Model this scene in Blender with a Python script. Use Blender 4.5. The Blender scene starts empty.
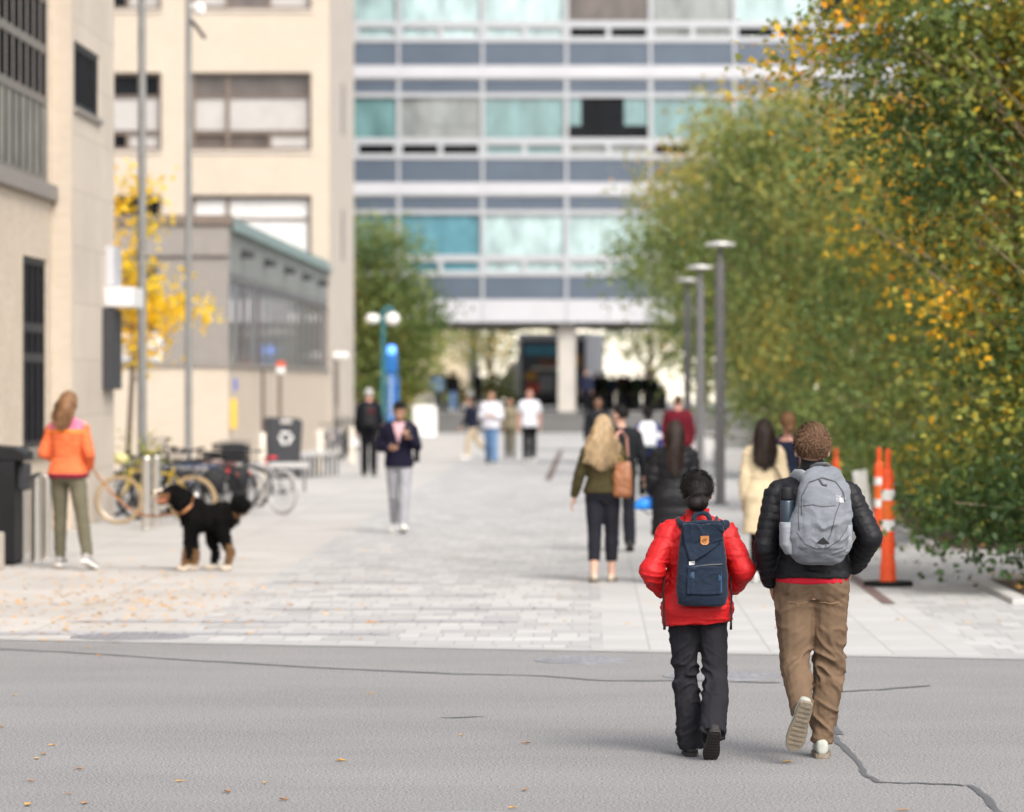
import bpy, math, random
import numpy as np
from mathutils import Vector, Matrix, noise

rnd = random.Random(7)
R = math.radians
S = bpy.context.scene
COL = S.collection

# ------------------------------------------------------------------ camera, sky, sun, exposure
EYE = 2.0                      # camera height in metres
FPX, CX, CY = 3840.0, 590.0, 384.0
cam_d = bpy.data.cameras.new('camera')
cam = bpy.data.objects.new('camera', cam_d)
COL.objects.link(cam)
cam.location = (0, 0, EYE)
cam.rotation_euler = (R(90), 0, 0)
cam_d.sensor_width = 36
cam_d.lens = FPX * 36 / 1024
cam_d.shift_x = (512 - CX) / 1024
cam_d.shift_y = -(406 - CY) / 1024
cam_d.clip_start = 0.5
cam_d.clip_end = 3000
cam_d.dof.use_dof = True
cam_d.dof.focus_distance = 20.55
cam_d.dof.aperture_fstop = 2.55
cam_d.dof.aperture_blades = 0
S.camera = cam

SUN_EL, SUN_AZ = R(44), R(152)   # azimuth clockwise from +Y (the way the street runs)
W = bpy.data.worlds.new('World')
S.world = W
W.use_nodes = True
nt = W.node_tree
bg = nt.nodes['Background']
sky = nt.nodes.new('ShaderNodeTexSky')
sky.sky_type = 'NISHITA'
sky.sun_disc = False
sky.sun_elevation = SUN_EL
sky.sun_rotation = SUN_AZ
sky.air_density = 1.0
sky.dust_density = 4.0
sky.ozone_density = 1.0
hs = nt.nodes.new('ShaderNodeHueSaturation')   # thin cloud: the sky is paler than a clear one
hs.inputs['Saturation'].default_value = 0.28
nt.links.new(sky.outputs[0], hs.inputs['Color'])
nt.links.new(hs.outputs[0], bg.inputs['Color'])
bg.inputs['Strength'].default_value = 0.15

sl = bpy.data.lights.new('sun', 'SUN')
sl.energy = 1.45
sl.angle = R(25)
sl.color = (1.0, 0.93, 0.84)
so = bpy.data.objects.new('sun', sl)
COL.objects.link(so)
sv = Vector((math.sin(SUN_AZ) * math.cos(SUN_EL), math.cos(SUN_AZ) * math.cos(SUN_EL), math.sin(SUN_EL)))
so.rotation_euler = (-sv).to_track_quat('-Z', 'Y').to_euler()
so.location = (0, 0, 60)

S.view_settings.view_transform = 'Standard'
S.view_settings.look = 'None'
S.view_settings.exposure = 0.90
S.view_settings.gamma = 1
S.view_settings.use_curve_mapping = False
S.cycles.use_denoising = True
S.cycles.max_bounces = 6
S.cycles.transparent_max_bounces = 6
S.cycles.sample_clamp_indirect = 6
S.cycles.caustics_reflective = False
S.cycles.caustics_refractive = False

# ------------------------------------------------------------------ helpers
def gp(px, py):
    """ground point seen at a pixel of the photograph -> world X, Y"""
    s = (py - CY) / EYE
    return (px - CX) / s, FPX / s

def V(*a):
    return Vector(a)

class MB:
    def __init__(s):
        s.v = []; s.f = []; s.m = []; s.mi = 0
    def add(s, vs, fs):
        o = len(s.v)
        s.v.extend([tuple(v) for v in vs])
        s.f.extend([tuple(i + o for i in f) for f in fs])
        s.m.extend([s.mi] * len(fs))
        return s
    def box(s, x0, x1, y0, y1, z0, z1, M=None):
        vs = [V(x, y, z) for z in (z0, z1) for y in (y0, y1) for x in (x0, x1)]
        if M is not None:
            vs = [M @ v for v in vs]
        return s.add(vs, [(0, 2, 3, 1), (4, 5, 7, 6), (0, 1, 5, 4), (2, 6, 7, 3), (0, 4, 6, 2), (1, 3, 7, 5)])
    def loft(s, secs, n=20, cap=True):
        vs = []
        for c, u, v, p in secs:
            for i in range(n):
                a = 2 * math.pi * i / n
                ca, sa = math.cos(a), math.sin(a)
                vs.append(c + u * (math.copysign(abs(ca) ** (2 / p), ca)) + v * (math.copysign(abs(sa) ** (2 / p), sa)))
        fs = []
        k = len(secs)
        for j in range(k - 1):
            for i in range(n):
                a, b = j * n + i, j * n + (i + 1) % n
                fs.append((a, b, b + n, a + n))
        if cap:
            fs.append(tuple(range(n - 1, -1, -1)))
            fs.append(tuple(range((k - 1) * n, k * n)))
        return s.add(vs, fs)
    def tube(s, pts, rad, n=8, cap=True, flat=1.0):
        pts = [Vector(p) for p in pts]
        if not isinstance(rad, (list, tuple)):
            rad = [rad] * len(pts)
        secs = []
        up = None
        for i, p in enumerate(pts):
            t = (pts[min(i + 1, len(pts) - 1)] - pts[max(i - 1, 0)])
            t = t.normalized() if t.length > 1e-9 else V(0, 0, 1)
            if up is None:
                up = V(0, 0, 1) if abs(t.z) < 0.9 else V(1, 0, 0)
            u = up.cross(t)
            u = u.normalized() if u.length > 1e-6 else t.orthogonal().normalized()
            w = t.cross(u)
            up = w
            secs.append((p, u * rad[i], w * rad[i] * flat, 2))
        return s.loft(secs, n, cap)
    def ell(s, c, r, M=None, nu=16, nv=10):
        vs = [V(0, 0, -r[2])]
        for j in range(1, nv):
            b = -math.pi / 2 + math.pi * j / nv
            for i in range(nu):
                a = 2 * math.pi * i / nu
                vs.append(V(r[0] * math.cos(a) * math.cos(b), r[1] * math.sin(a) * math.cos(b), r[2] * math.sin(b)))
        vs.append(V(0, 0, r[2]))
        if M is not None:
            vs = [M @ v for v in vs]
        vs = [v + Vector(c) for v in vs]
        fs = []
        for i in range(nu):
            fs.append((0, 1 + (i + 1) % nu, 1 + i))
        for j in range(nv - 2):
            for i in range(nu):
                a, b = 1 + j * nu + i, 1 + j * nu + (i + 1) % nu
                fs.append((a, b, b + nu, a + nu))
        L = len(vs) - 1
        for i in range(nu):
            fs.append((L, 1 + (nv - 2) * nu + i, 1 + (nv - 2) * nu + (i + 1) % nu))
        return s.add(vs, fs)
    def lathe(s, prof, c=(0, 0, 0), n=20, M=None):
        vs = []
        for r, z in prof:
            for i in range(n):
                a = 2 * math.pi * i / n
                p = V(r * math.cos(a), r * math.sin(a), z)
                if M is not None:
                    p = M @ p
                vs.append(p + Vector(c))
        k = len(prof)
        fs = [(j * n + i, j * n + (i + 1) % n, (j + 1) * n + (i + 1) % n, (j + 1) * n + i) for j in range(k - 1) for i in range(n)]
        fs.append(tuple(range(n - 1, -1, -1)))
        fs.append(tuple(range((k - 1) * n, k * n)))
        return s.add(vs, fs)
    def prism(s, pts, z0, z1, M=None):
        n = len(pts)
        vs = [V(x, y, z0) for x, y in pts] + [V(x, y, z1) for x, y in pts]
        if M is not None:
            vs = [M @ v for v in vs]
        fs = [tuple(range(n - 1, -1, -1)), tuple(range(n, 2 * n))] + [(i, (i + 1) % n, n + (i + 1) % n, n + i) for i in range(n)]
        return s.add(vs, fs)
    def torus(s, c, r, t, axis='Y', n=32, m=8):
        vs = []
        for i in range(n):
            a = 2 * math.pi * i / n
            for j in range(m):
                b = 2 * math.pi * j / m
                q = r + t * math.cos(b)
                x, y, z = q * math.cos(a), t * math.sin(b), q * math.sin(a)
                if axis == 'Z':
                    x, y, z = x, z, y
                if axis == 'X':
                    x, y, z = y, x, z
                vs.append(V(x, y, z) + Vector(c))
        return s.add(vs, [(i * m + j, ((i + 1) % n) * m + j, ((i + 1) % n) * m + (j + 1) % m, i * m + (j + 1) % m) for i in range(n) for j in range(m)])
    def mesh(s, name):
        me = bpy.data.meshes.new(name)
        me.from_pydata(s.v, [], s.f)
        return me
    def build(s, name, mats, parent=None, smooth=False, bevel=0):
        me = s.mesh(name)
        if not isinstance(mats, (list, tuple)):
            mats = [mats]
        for m in mats:
            me.materials.append(m)
        if len(mats) > 1:
            me.polygons.foreach_set('material_index', s.m)
        return link(name, me, parent, smooth, bevel)

def link(name, me, parent=None, smooth=False, bevel=0):
    o = bpy.data.objects.new(name, me)
    COL.objects.link(o)
    if parent is not None:
        o.parent = parent
    if smooth:
        me.polygons.foreach_set('use_smooth', [True] * len(me.polygons))
    if bevel:
        b = o.modifiers.new('bevel', 'BEVEL')
        b.width = bevel
        b.segments = 2
        b.limit_method = 'ANGLE'
    return o

def tag(o, label, cat, group=None):
    o['label'] = label
    o['category'] = cat
    if group:
        o['group'] = group
    return o

def thing(name, label, cat, loc=(0, 0, 0), rz=0, group=None):
    o = bpy.data.objects.new(name, None)
    COL.objects.link(o)
    o.empty_display_size = 0.2
    o.location = loc
    o.rotation_euler = (0, 0, rz)
    return tag(o, label, cat, group)

def structure(name, mb, m):
    o = mb.build(name, m)
    o['kind'] = 'structure'
    return o

def dup(root, loc, rz, label, group=None):
    """copy of a thing with copies of its parts and sub-parts"""
    def cp(o, parent):
        c = o.copy()
        COL.objects.link(c)
        c.parent = parent
        for ch in list(kids.get(o, [])):
            cp(ch, c)
        return c
    kids = {}
    for o in list(COL.objects):
        if o.parent is not None:
            kids.setdefault(o.parent, []).append(o)
    c = cp(root, None)
    c.location = loc
    c.rotation_euler = (0, 0, rz)
    c['label'] = label
    if group:
        c['group'] = group
    return c

def text_mesh(body, size, align='LEFT', extrude=.0006, space=.9):
    f = bpy.data.curves.new('t', 'FONT'); f.body = body; f.size = size; f.align_x = align; f.extrude = extrude; f.space_line = space
    o = bpy.data.objects.new('t', f); COL.objects.link(o)
    dg = bpy.context.evaluated_depsgraph_get()
    me = bpy.data.meshes.new_from_object(o.evaluated_get(dg))
    bpy.data.objects.remove(o); bpy.data.curves.remove(f)
    return me

# ------------------------------------------------------------------ materials
def lin(c):
    return tuple(((x / 12.92) if x <= 0.04045 else ((x + 0.055) / 1.055) ** 2.4) for x in c)

def mat(name, col, rough=0.6, metal=0.0, var=0.12, vscale=4.0, bump=0.0, bscale=60.0, spec=0.5, sheen=0.0, coat=0.0, fine=0.0, stretch=None, vstretch=None):
    m = bpy.data.materials.new(name)
    m.use_nodes = True
    n = m.node_tree.nodes
    l = m.node_tree.links
    p = n['Principled BSDF']
    p.inputs['Roughness'].default_value = rough
    p.inputs['Metallic'].default_value = metal
    p.inputs['Specular IOR Level'].default_value = spec
    if sheen:
        p.inputs['Sheen Weight'].default_value = sheen
    if coat:
        p.inputs['Coat Weight'].default_value = coat
    tc = n.new('ShaderNodeTexCoord')
    vec = tc.outputs['Object']
    if stretch:
        mp = n.new('ShaderNodeMapping')
        mp.inputs['Scale'].default_value = stretch
        l.new(vec, mp.inputs['Vector'])
        vec = mp.outputs[0]
    nz = n.new('ShaderNodeTexNoise')
    nz.inputs['Scale'].default_value = vscale
    nz.inputs['Detail'].default_value = 6
    nz.inputs['Roughness'].default_value = 0.65
    if vstretch:
        mp = n.new('ShaderNodeMapping')
        mp.inputs['Scale'].default_value = vstretch
        l.new(vec, mp.inputs['Vector'])
        l.new(mp.outputs[0], nz.inputs['Vector'])
    else:
        l.new(vec, nz.inputs['Vector'])
    mr = n.new('ShaderNodeMapRange')
    mr.inputs['From Min'].default_value = 0.3
    mr.inputs['From Max'].default_value = 0.7
    mr.inputs['To Min'].default_value = 1 - var
    mr.inputs['To Max'].default_value = 1 + var
    l.new(nz.outputs['Fac'], mr.inputs['Value'])
    val = mr.outputs[0]
    if fine:
        n2 = n.new('ShaderNodeTexNoise')
        n2.inputs['Scale'].default_value = bscale
        n2.inputs['Detail'].default_value = 3
        l.new(vec, n2.inputs['Vector'])
        m2 = n.new('ShaderNodeMapRange')
        m2.inputs['From Min'].default_value = 0.3
        m2.inputs['From Max'].default_value = 0.7
        m2.inputs['To Min'].default_value = 1 - fine
        m2.inputs['To Max'].default_value = 1 + fine
        l.new(n2.outputs['Fac'], m2.inputs['Value'])
        mm = n.new('ShaderNodeMath')
        mm.operation = 'MULTIPLY'
        l.new(val, mm.inputs[0])
        l.new(m2.outputs[0], mm.inputs[1])
        val = mm.outputs[0]
    mx = n.new('ShaderNodeVectorMath')
    mx.operation = 'SCALE'
    mx.inputs[0].default_value = col[:3]
    l.new(val, mx.inputs['Scale'])
    l.new(mx.outputs[0], p.inputs['Base Color'])
    if bump:
        nb = n.new('ShaderNodeTexNoise')
        nb.inputs['Scale'].default_value = bscale
        nb.inputs['Detail'].default_value = 4
        l.new(vec, nb.inputs['Vector'])
        b = n.new('ShaderNodeBump')
        b.inputs['Strength'].default_value = bump
        b.inputs['Distance'].default_value = 0.01
        l.new(nb.outputs['Fac'], b.inputs['Height'])
        l.new(b.outputs[0], p.inputs['Normal'])
    return m

def brick_mat(name, c1, c2, mortar, bw, rh, ms=0.008, wall=True, rough=0.8, var=0.1, offset=0.5, bump=0.3, rot=0, squash=1.0, freq=2, fine=0.0):
    m = bpy.data.materials.new(name)
    m.use_nodes = True
    n = m.node_tree.nodes
    l = m.node_tree.links
    p = n['Principled BSDF']
    p.inputs['Roughness'].default_value = rough
    tc = n.new('ShaderNodeTexCoord')
    vec = tc.outputs['Object']
    if wall:
        sp = n.new('ShaderNodeSeparateXYZ')
        l.new(vec, sp.inputs[0])
        ad = n.new('ShaderNodeMath')
        l.new(sp.outputs['X'], ad.inputs[0])
        l.new(sp.outputs['Y'], ad.inputs[1])
        cb = n.new('ShaderNodeCombineXYZ')
        l.new(ad.outputs[0], cb.inputs['X'])
        l.new(sp.outputs['Z'], cb.inputs['Y'])
        vec = cb.outputs[0]
    elif rot:
        mp = n.new('ShaderNodeMapping')
        mp.inputs['Rotation'].default_value = (0, 0, rot)
        l.new(vec, mp.inputs['Vector'])
        vec = mp.outputs[0]
    b = n.new('ShaderNodeTexBrick')
    b.offset = offset
    b.squash = squash
    b.squash_frequency = freq
    for k, v in (('Color1', c1), ('Color2', c2), ('Mortar', mortar)):
        b.inputs[k].default_value = (*v, 1)
    b.inputs['Scale'].default_value = 1
    b.inputs['Mortar Size'].default_value = ms
    b.inputs['Mortar Smooth'].default_value = 0.2
    b.inputs['Bias'].default_value = 0
    b.inputs['Brick Width'].default_value = bw
    b.inputs['Row Height'].default_value = rh
    l.new(vec, b.inputs['Vector'])
    nz = n.new('ShaderNodeTexNoise')
    nz.inputs['Scale'].default_value = 0.7
    nz.inputs['Detail'].default_value = 8
    nz.inputs['Roughness'].default_value = 0.7
    l.new(tc.outputs['Object'], nz.inputs['Vector'])
    mr = n.new('ShaderNodeMapRange')
    mr.inputs['From Min'].default_value = 0.3
    mr.inputs['From Max'].default_value = 0.7
    mr.inputs['To Min'].default_value = 1 - var
    mr.inputs['To Max'].default_value = 1 + var
    l.new(nz.outputs['Fac'], mr.inputs['Value'])
    val = mr.outputs[0]
    if fine:
        n2 = n.new('ShaderNodeTexNoise')
        n2.inputs['Scale'].default_value = 90
        n2.inputs['Detail'].default_value = 2
        l.new(tc.outputs['Object'], n2.inputs['Vector'])
        m2 = n.new('ShaderNodeMapRange')
        m2.inputs['From Min'].default_value = 0.3
        m2.inputs['From Max'].default_value = 0.7
        m2.inputs['To Min'].default_value = 1 - fine
        m2.inputs['To Max'].default_value = 1 + fine
        l.new(n2.outputs['Fac'], m2.inputs['Value'])
        mm = n.new('ShaderNodeMath')
        mm.operation = 'MULTIPLY'
        l.new(val, mm.inputs[0])
        l.new(m2.outputs[0], mm.inputs[1])
        val = mm.outputs[0]
    mx = n.new('ShaderNodeVectorMath')
    mx.operation = 'SCALE'
    l.new(b.outputs['Color'], mx.inputs[0])
    l.new(val, mx.inputs['Scale'])
    l.new(mx.outputs[0], p.inputs['Base Color'])
    if bump:
        bp = n.new('ShaderNodeBump')
        bp.inputs['Strength'].default_value = bump
        bp.inputs['Distance'].default_value = 0.005
        bp.invert = True
        l.new(b.outputs['Fac'], bp.inputs['Height'])
        l.new(bp.outputs[0], p.inputs['Normal'])
    return m

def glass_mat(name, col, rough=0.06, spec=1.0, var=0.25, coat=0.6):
    return mat(name, col, rough, 0, max(var, .36), 0.9, spec=spec, coat=coat, stretch=(1.3, 1, .55))  # stretched noise in the colour stands in for uneven reflections and curtains

def leaf_mat(name, stops, rough=0.55, transl=0.45):
    """leaf colours picked by the per-leaf attribute 'tint'"""
    m = bpy.data.materials.new(name)
    m.use_nodes = True
    n = m.node_tree.nodes
    l = m.node_tree.links
    p = n['Principled BSDF']
    p.inputs['Roughness'].default_value = rough
    p.inputs['Specular IOR Level'].default_value = 0.35
    a = n.new('ShaderNodeAttribute')
    a.attribute_name = 'tint'
    r = n.new('ShaderNodeValToRGB')
    while len(r.color_ramp.elements) < len(stops):
        r.color_ramp.elements.new(0.5)
    for e, (pos, c) in zip(r.color_ramp.elements, stops):
        e.position = pos
        e.color = (*c, 1)
    l.new(a.outputs['Fac'], r.inputs['Fac'])
    l.new(r.outputs[0], p.inputs['Base Color'])
    t = n.new('ShaderNodeBsdfTranslucent')
    l.new(r.outputs[0], t.inputs['Color'])
    mx = n.new('ShaderNodeMixShader')
    mx.inputs[0].default_value = transl
    l.new(p.outputs[0], mx.inputs[1])
    l.new(t.outputs[0], mx.inputs[2])
    l.new(mx.outputs[0], n['Material Output'].inputs['Surface'])
    return m

def emit_mat(name, col, strength):
    m = bpy.data.materials.new(name)
    m.use_nodes = True
    p = m.node_tree.nodes['Principled BSDF']
    p.inputs['Base Color'].default_value = (*col, 1)
    p.inputs['Emission Color'].default_value = (*col, 1)
    p.inputs['Emission Strength'].default_value = strength
    return m

M = {}
M['asphalt'] = mat('asphalt', (0.205, 0.200, 0.200), 0.85, var=0.10, vscale=1.0, bump=0.45, bscale=75, fine=0.7, vstretch=(.35, .8, 1))
M['pavers'] = brick_mat('pavers', (0.43, 0.425, 0.42), (0.32, 0.315, 0.315), (0.27, 0.265, 0.265), 0.30, 0.46, 0.008, wall=False, rough=0.8, var=0.10, bump=0.3, squash=0.6, freq=3, fine=0.1)
M['slabs'] = brick_mat('slabs', (0.42, 0.415, 0.41), (0.375, 0.37, 0.365), (0.29, 0.29, 0.285), 0.45, 0.6, 0.008, wall=False, rough=0.8, var=0.08, offset=0.0, bump=0.3, fine=0.1)
M['walk'] = brick_mat('walk', (0.43, 0.41, 0.39), (0.385, 0.37, 0.355), (0.30, 0.28, 0.27), 1.5, 2.2, 0.012, wall=False, rough=0.85, var=0.14, offset=0.0, bump=0.3, fine=0.12)
M['band'] = brick_mat('band', (0.30, 0.295, 0.31), (0.40, 0.39, 0.395), (0.18, 0.18, 0.18), 0.5, 0.4, 0.012, wall=False, rough=0.8, var=0.12, bump=0.3, fine=0.1)
M['ground'] = mat('ground', (0.30, 0.29, 0.28), 0.9, var=0.1, vscale=0.3, bump=0.2, bscale=20)
M['granite'] = mat('granite', (0.44, 0.43, 0.42), 0.75, var=0.08, vscale=2, bump=0.15, bscale=90, fine=0.12)
M['tar'] = mat('tar', (0.085, 0.087, 0.095), 0.5, var=0.25, vscale=8, bump=0.3, bscale=40)
M['castiron'] = mat('castiron', (0.23, 0.23, 0.245), 0.55, 0.2, var=0.2, vscale=6, bump=0.5, bscale=60)
M['mulch'] = mat('mulch', (0.075, 0.05, 0.035), 0.95, var=0.4, vscale=14, bump=0.9, bscale=35)
M['corten'] = mat('corten', (0.13, 0.085, 0.075), 0.7, var=0.2, vscale=10)
M['brick'] = brick_mat('brick', (0.54, 0.45, 0.355), (0.47, 0.385, 0.295), (0.49, 0.43, 0.36), 0.21, 0.075, 0.008, var=0.08)
M['brick_light'] = brick_mat('brick_light', (0.50, 0.425, 0.34), (0.465, 0.39, 0.31), (0.47, 0.41, 0.345), 0.21, 0.075, 0.008, var=0.06)
M['limestone'] = mat('limestone', (0.47, 0.42, 0.365), 0.85, var=0.10, vscale=1.2, bump=0.1, bscale=50)
M['steel_dark'] = mat('steel_dark', (0.014, 0.014, 0.017), 0.65, 0.0, var=0.2)
M['frame_warm'] = mat('frame_warm', (0.16, 0.145, 0.13), 0.6, 0.1, var=0.15)
M['frame_brown'] = mat('frame_brown', (0.17, 0.13, 0.105), 0.5, 0.2, var=0.15)
M['metal_grey'] = mat('metal_grey', (0.25, 0.225, 0.205), 0.55, 0.2, var=0.08)
M['verdigris'] = mat('verdigris', (0.21, 0.28, 0.27), 0.65, 0.1, var=0.2, vscale=1.5)
M['panel_sage'] = mat('panel_sage', (0.205, 0.215, 0.205), 0.6, 0.1, var=0.2, vscale=1.2)
M['glass_dark'] = glass_mat('glass_dark', (0.008, 0.009, 0.011), rough=.12, spec=.12, coat=.0)
M['glass_black'] = mat('glass_black', (0.012, 0.012, 0.014), 0.4, 0, .3, 1.0, spec=0.0)
M['stone_panels'] = brick_mat('stone_panels', (0.53, 0.46, 0.385), (0.49, 0.425, 0.36), (0.40, 0.345, 0.29), 1.15, 0.78, 0.010, var=0.10)
M['kerb_flush'] = mat('kerb_flush', (0.34, 0.335, 0.33), 0.8, var=0.12, vscale=2, fine=.15, bscale=80)
M['glass_brown'] = glass_mat('glass_brown', (0.11, 0.092, 0.085), coat=.05, spec=.5)
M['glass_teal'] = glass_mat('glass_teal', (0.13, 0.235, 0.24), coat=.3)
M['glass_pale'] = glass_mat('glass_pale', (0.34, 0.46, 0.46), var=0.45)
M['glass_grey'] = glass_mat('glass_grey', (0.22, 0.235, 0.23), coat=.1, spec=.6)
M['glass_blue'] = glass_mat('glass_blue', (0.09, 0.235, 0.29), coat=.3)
M['blind'] = mat('blind', (0.62, 0.61, 0.60), 0.8, var=0.08, vscale=2)
M['blind_grey'] = mat('blind_grey', (0.40, 0.38, 0.365), 0.8, var=0.1, vscale=1.5)
M['blind_olive'] = mat('blind_olive', (0.20, 0.195, 0.17), 0.8, var=.3, vscale=1.5, spec=.1)
M['panel_white'] = mat('panel_white', (0.46, 0.46, 0.485), 0.5, 0.0, var=0.05, vscale=0.6)
M['panel_blue'] = mat('panel_blue', (0.088, 0.113, 0.150), 0.35, 0.1, var=0.12, vscale=0.4)
M['mullion'] = mat('mullion', (0.43, 0.44, 0.46), 0.4, 0.3, var=0.05)
M['concrete'] = mat('concrete', (0.46, 0.43, 0.39), 0.8, var=0.10, vscale=1.0, bump=0.15, bscale=30)
M['step'] = mat('step', (0.13, 0.128, 0.125), 0.8, var=0.1, vscale=1)
M['soffit'] = mat('soffit', (0.20, 0.19, 0.18), 0.7, var=0.1)
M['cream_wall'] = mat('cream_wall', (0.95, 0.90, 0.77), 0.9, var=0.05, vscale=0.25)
M['beige_wall'] = mat('beige_wall', (0.52, 0.43, 0.30), 0.9, var=0.12, vscale=0.25)
M['pole_grey'] = mat('pole_grey', (0.16, 0.155, 0.16), 0.45, 0.4, var=0.1)
M['pole_light'] = mat('pole_light', (0.24, 0.235, 0.225), 0.5, 0.4, var=0.12)
M['stainless'] = mat('stainless', (0.62, 0.59, 0.55), 0.28, 0.9, var=0.06, vscale=3)
M['black_plastic'] = mat('black_plastic', (0.012, 0.012, 0.014), 0.55, var=0.2, vscale=3, spec=.2)
M['dark_grey'] = mat('dark_grey', (0.040, 0.041, 0.046), 0.55, var=0.15, vscale=2, spec=.25)
M['rubber'] = mat('rubber', (0.014, 0.014, 0.014), 0.8, var=0.2, spec=.15)
M['white_paint'] = mat('white_paint', (0.78, 0.77, 0.75), 0.5, var=0.05)
M['cream_post'] = mat('cream_post', (0.70, 0.63, 0.53), 0.6, var=0.06)
M['blue_paint'] = mat('blue_paint', (0.008, 0.115, 0.36), 0.4, var=0.1)
M['teal_paint'] = mat('teal_paint', (0.03, 0.16, 0.19), 0.45, 0.2, var=0.1)
M['globe'] = mat('globe', (0.85, 0.84, 0.80), 0.25, var=0.02)
M['lamp_blue'] = emit_mat('lamp_blue', (0.10, 0.30, 1.0), 1.6)
M['bark'] = mat('bark', (0.12, 0.09, 0.065), 0.9, var=0.35, vscale=8, bump=0.6, bscale=30, stretch=(1, 1, 0.3))
M['bark_pale'] = mat('bark_pale', (0.25, 0.185, 0.12), 0.85, var=0.35, vscale=6, bump=0.4, bscale=30)
G_D, G_M, G_L, Y_G, OR_, YE = (0.046, 0.088, 0.026), (0.115, 0.168, 0.042), (0.24, 0.27, 0.060), (0.40, 0.34, 0.045), (0.72, 0.28, 0.02), (0.80, 0.46, 0.025)
M['leaf_birch'] = leaf_mat('leaf_birch', [(0.0, G_D), (0.35, G_M), (0.58, G_L), (0.72, Y_G), (0.86, YE), (1.0, OR_)])
M['leaf_green'] = leaf_mat('leaf_green', [(0.0, (0.065, 0.110, 0.032)), (0.38, (0.165, 0.230, 0.065)), (0.64, (0.34, 0.35, 0.10)), (0.85, (0.42, 0.30, 0.05)), (1.0, (0.66, 0.32, 0.03))])
M['leaf_yellow'] = leaf_mat('leaf_yellow', [(0.0, (0.30, 0.33, 0.05)), (0.25, (0.76, 0.56, 0.03)), (0.7, (0.88, 0.58, 0.025)), (1.0, (0.86, 0.45, 0.015))])
M['leaf_fallen'] = leaf_mat('leaf_fallen', [(0.0, (0.62, 0.30, 0.06)), (0.5, (0.72, 0.42, 0.10)), (0.8, (0.52, 0.19, 0.03)), (1.0, (0.55, 0.40, 0.2))], transl=0.15)

# ------------------------------------------------------------------ the ground
def sheet(name, pts, z, m):
    mb = MB()
    mb.add([V(x, y, z) for x, y in pts], [tuple(range(len(pts)))])
    return structure(name, mb, m)

def edge_y(x):                       # the slanted line where the asphalt ends and the paving starts
    return 30.0 + (x + 4.6) * (27.85 - 30.0) / (3.15 + 4.6)

sheet('ground', [(-900, -300), (900, -300), (900, 1500), (-900, 1500)], -0.02, M['ground'])
sheet('road', [(-40, -20), (40, -20), (40, edge_y(40)), (-40, edge_y(-40))], 0.0, M['asphalt'])
XL, XR = -3.3, 0.1
FAR_Y = 156.7
def plaza(name, x0, x1, m):
    return sheet(name, [(x0, edge_y(x0)), (x1, edge_y(x1)), (x1, FAR_Y + .1), (x0, FAR_Y + .1)], 0.0, m)
plaza('path_beside_buildings', -40, XL, M['walk'])
plaza('plaza_paving', XL, XR, M['pavers'])
plaza('plaza_slabs', XR, 2.9, M['slabs'])
plaza('path_beside_trees', 2.9, 40, M['pavers'])
sheet('kerb_strip', [(-40, edge_y(-40) - .02), (40, edge_y(40) - .02), (40, edge_y(40) + .26), (-40, edge_y(-40) + .26)], 0.004, M['kerb_flush'])
# darker paving bands on the left
for (x0, x1, y0, y1) in ((-5.0, -1.6, 30.6, 31.0), (-4.4, -0.6, 32.2, 32.6), (-2.9, -0.2, 34.0, 34.4), (-2.4, -0.9, 36.2, 36.7), (-3.2, -1.6, 38.6, 39.2)):
    sheet('paving_band', [(x0, y0), (x1, y0), (x1, y1), (x0, y1)], 0.004, M['band'])
for (x0, x1, y0, y1) in ((2.66, 2.78, 34.9, 40.5), (-0.95, -0.80, 80, 116)):
    sheet('trench_drain', [(x0, y0), (x1, y0), (x1, y1), (x0, y1)], 0.005, M['corten'])

def seam(pts, w, name='road_seam'):
    pts = [gp(*p) for p in pts]
    q = []
    for i in range(len(pts) - 1):           # subdivide with a little wander
        for k in range(6):
            t = k / 6
            q.append((pts[i][0] * (1 - t) + pts[i + 1][0] * t + rnd.uniform(-.006, .006), pts[i][1] * (1 - t) + pts[i + 1][1] * t + rnd.uniform(-.025, .025)))
    q.append(pts[-1])
    vs, fs = [], []
    for i, p in enumerate(q):
        a = Vector(q[max(0, i - 1)]); b = Vector(q[min(len(q) - 1, i + 1)])
        d = (b - a).normalized()
        n = V(-d.y, d.x)
        ww = w * rnd.uniform(.6, 1.3)
        vs += [V(p[0] + n.x * ww, p[1] + n.y * ww, .004), V(p[0] - n.x * ww, p[1] - n.y * ww, .004)]
    for i in range(len(q) - 1):
        fs.append((2 * i, 2 * i + 1, 2 * i + 3, 2 * i + 2))
    mb = MB(); mb.add(vs, fs)
    return structure(name, mb, M['tar'])
seam([(-30, 648), (60, 652), (200, 661), (340, 669), (450, 674), (540, 676), (600, 681), (680, 681), (780, 683)], .03)
seam([(828, 728), (840, 744), (856, 760), (866, 776), (880, 783), (930, 784), (970, 786), (984, 796), (1000, 815)], .018)
seam([(838, 692), (880, 690), (930, 686)], .03)
seam([(440, 718), (485, 717)], .02)
seam([(830, 722), (840, 735)], .03)

# podium, steps and the street beyond
mb = MB()
for i in range(5):
    mb.box(-24, 24, FAR_Y + i * .36, 159, -.2, .166 * (i + 1))
st = mb.build('steps', M['step']); st['kind'] = 'structure'
mb = MB(); mb.box(-90, 90, 159.0, 420, -.2, .834)
structure('terrace', mb, M['ground'])

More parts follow.
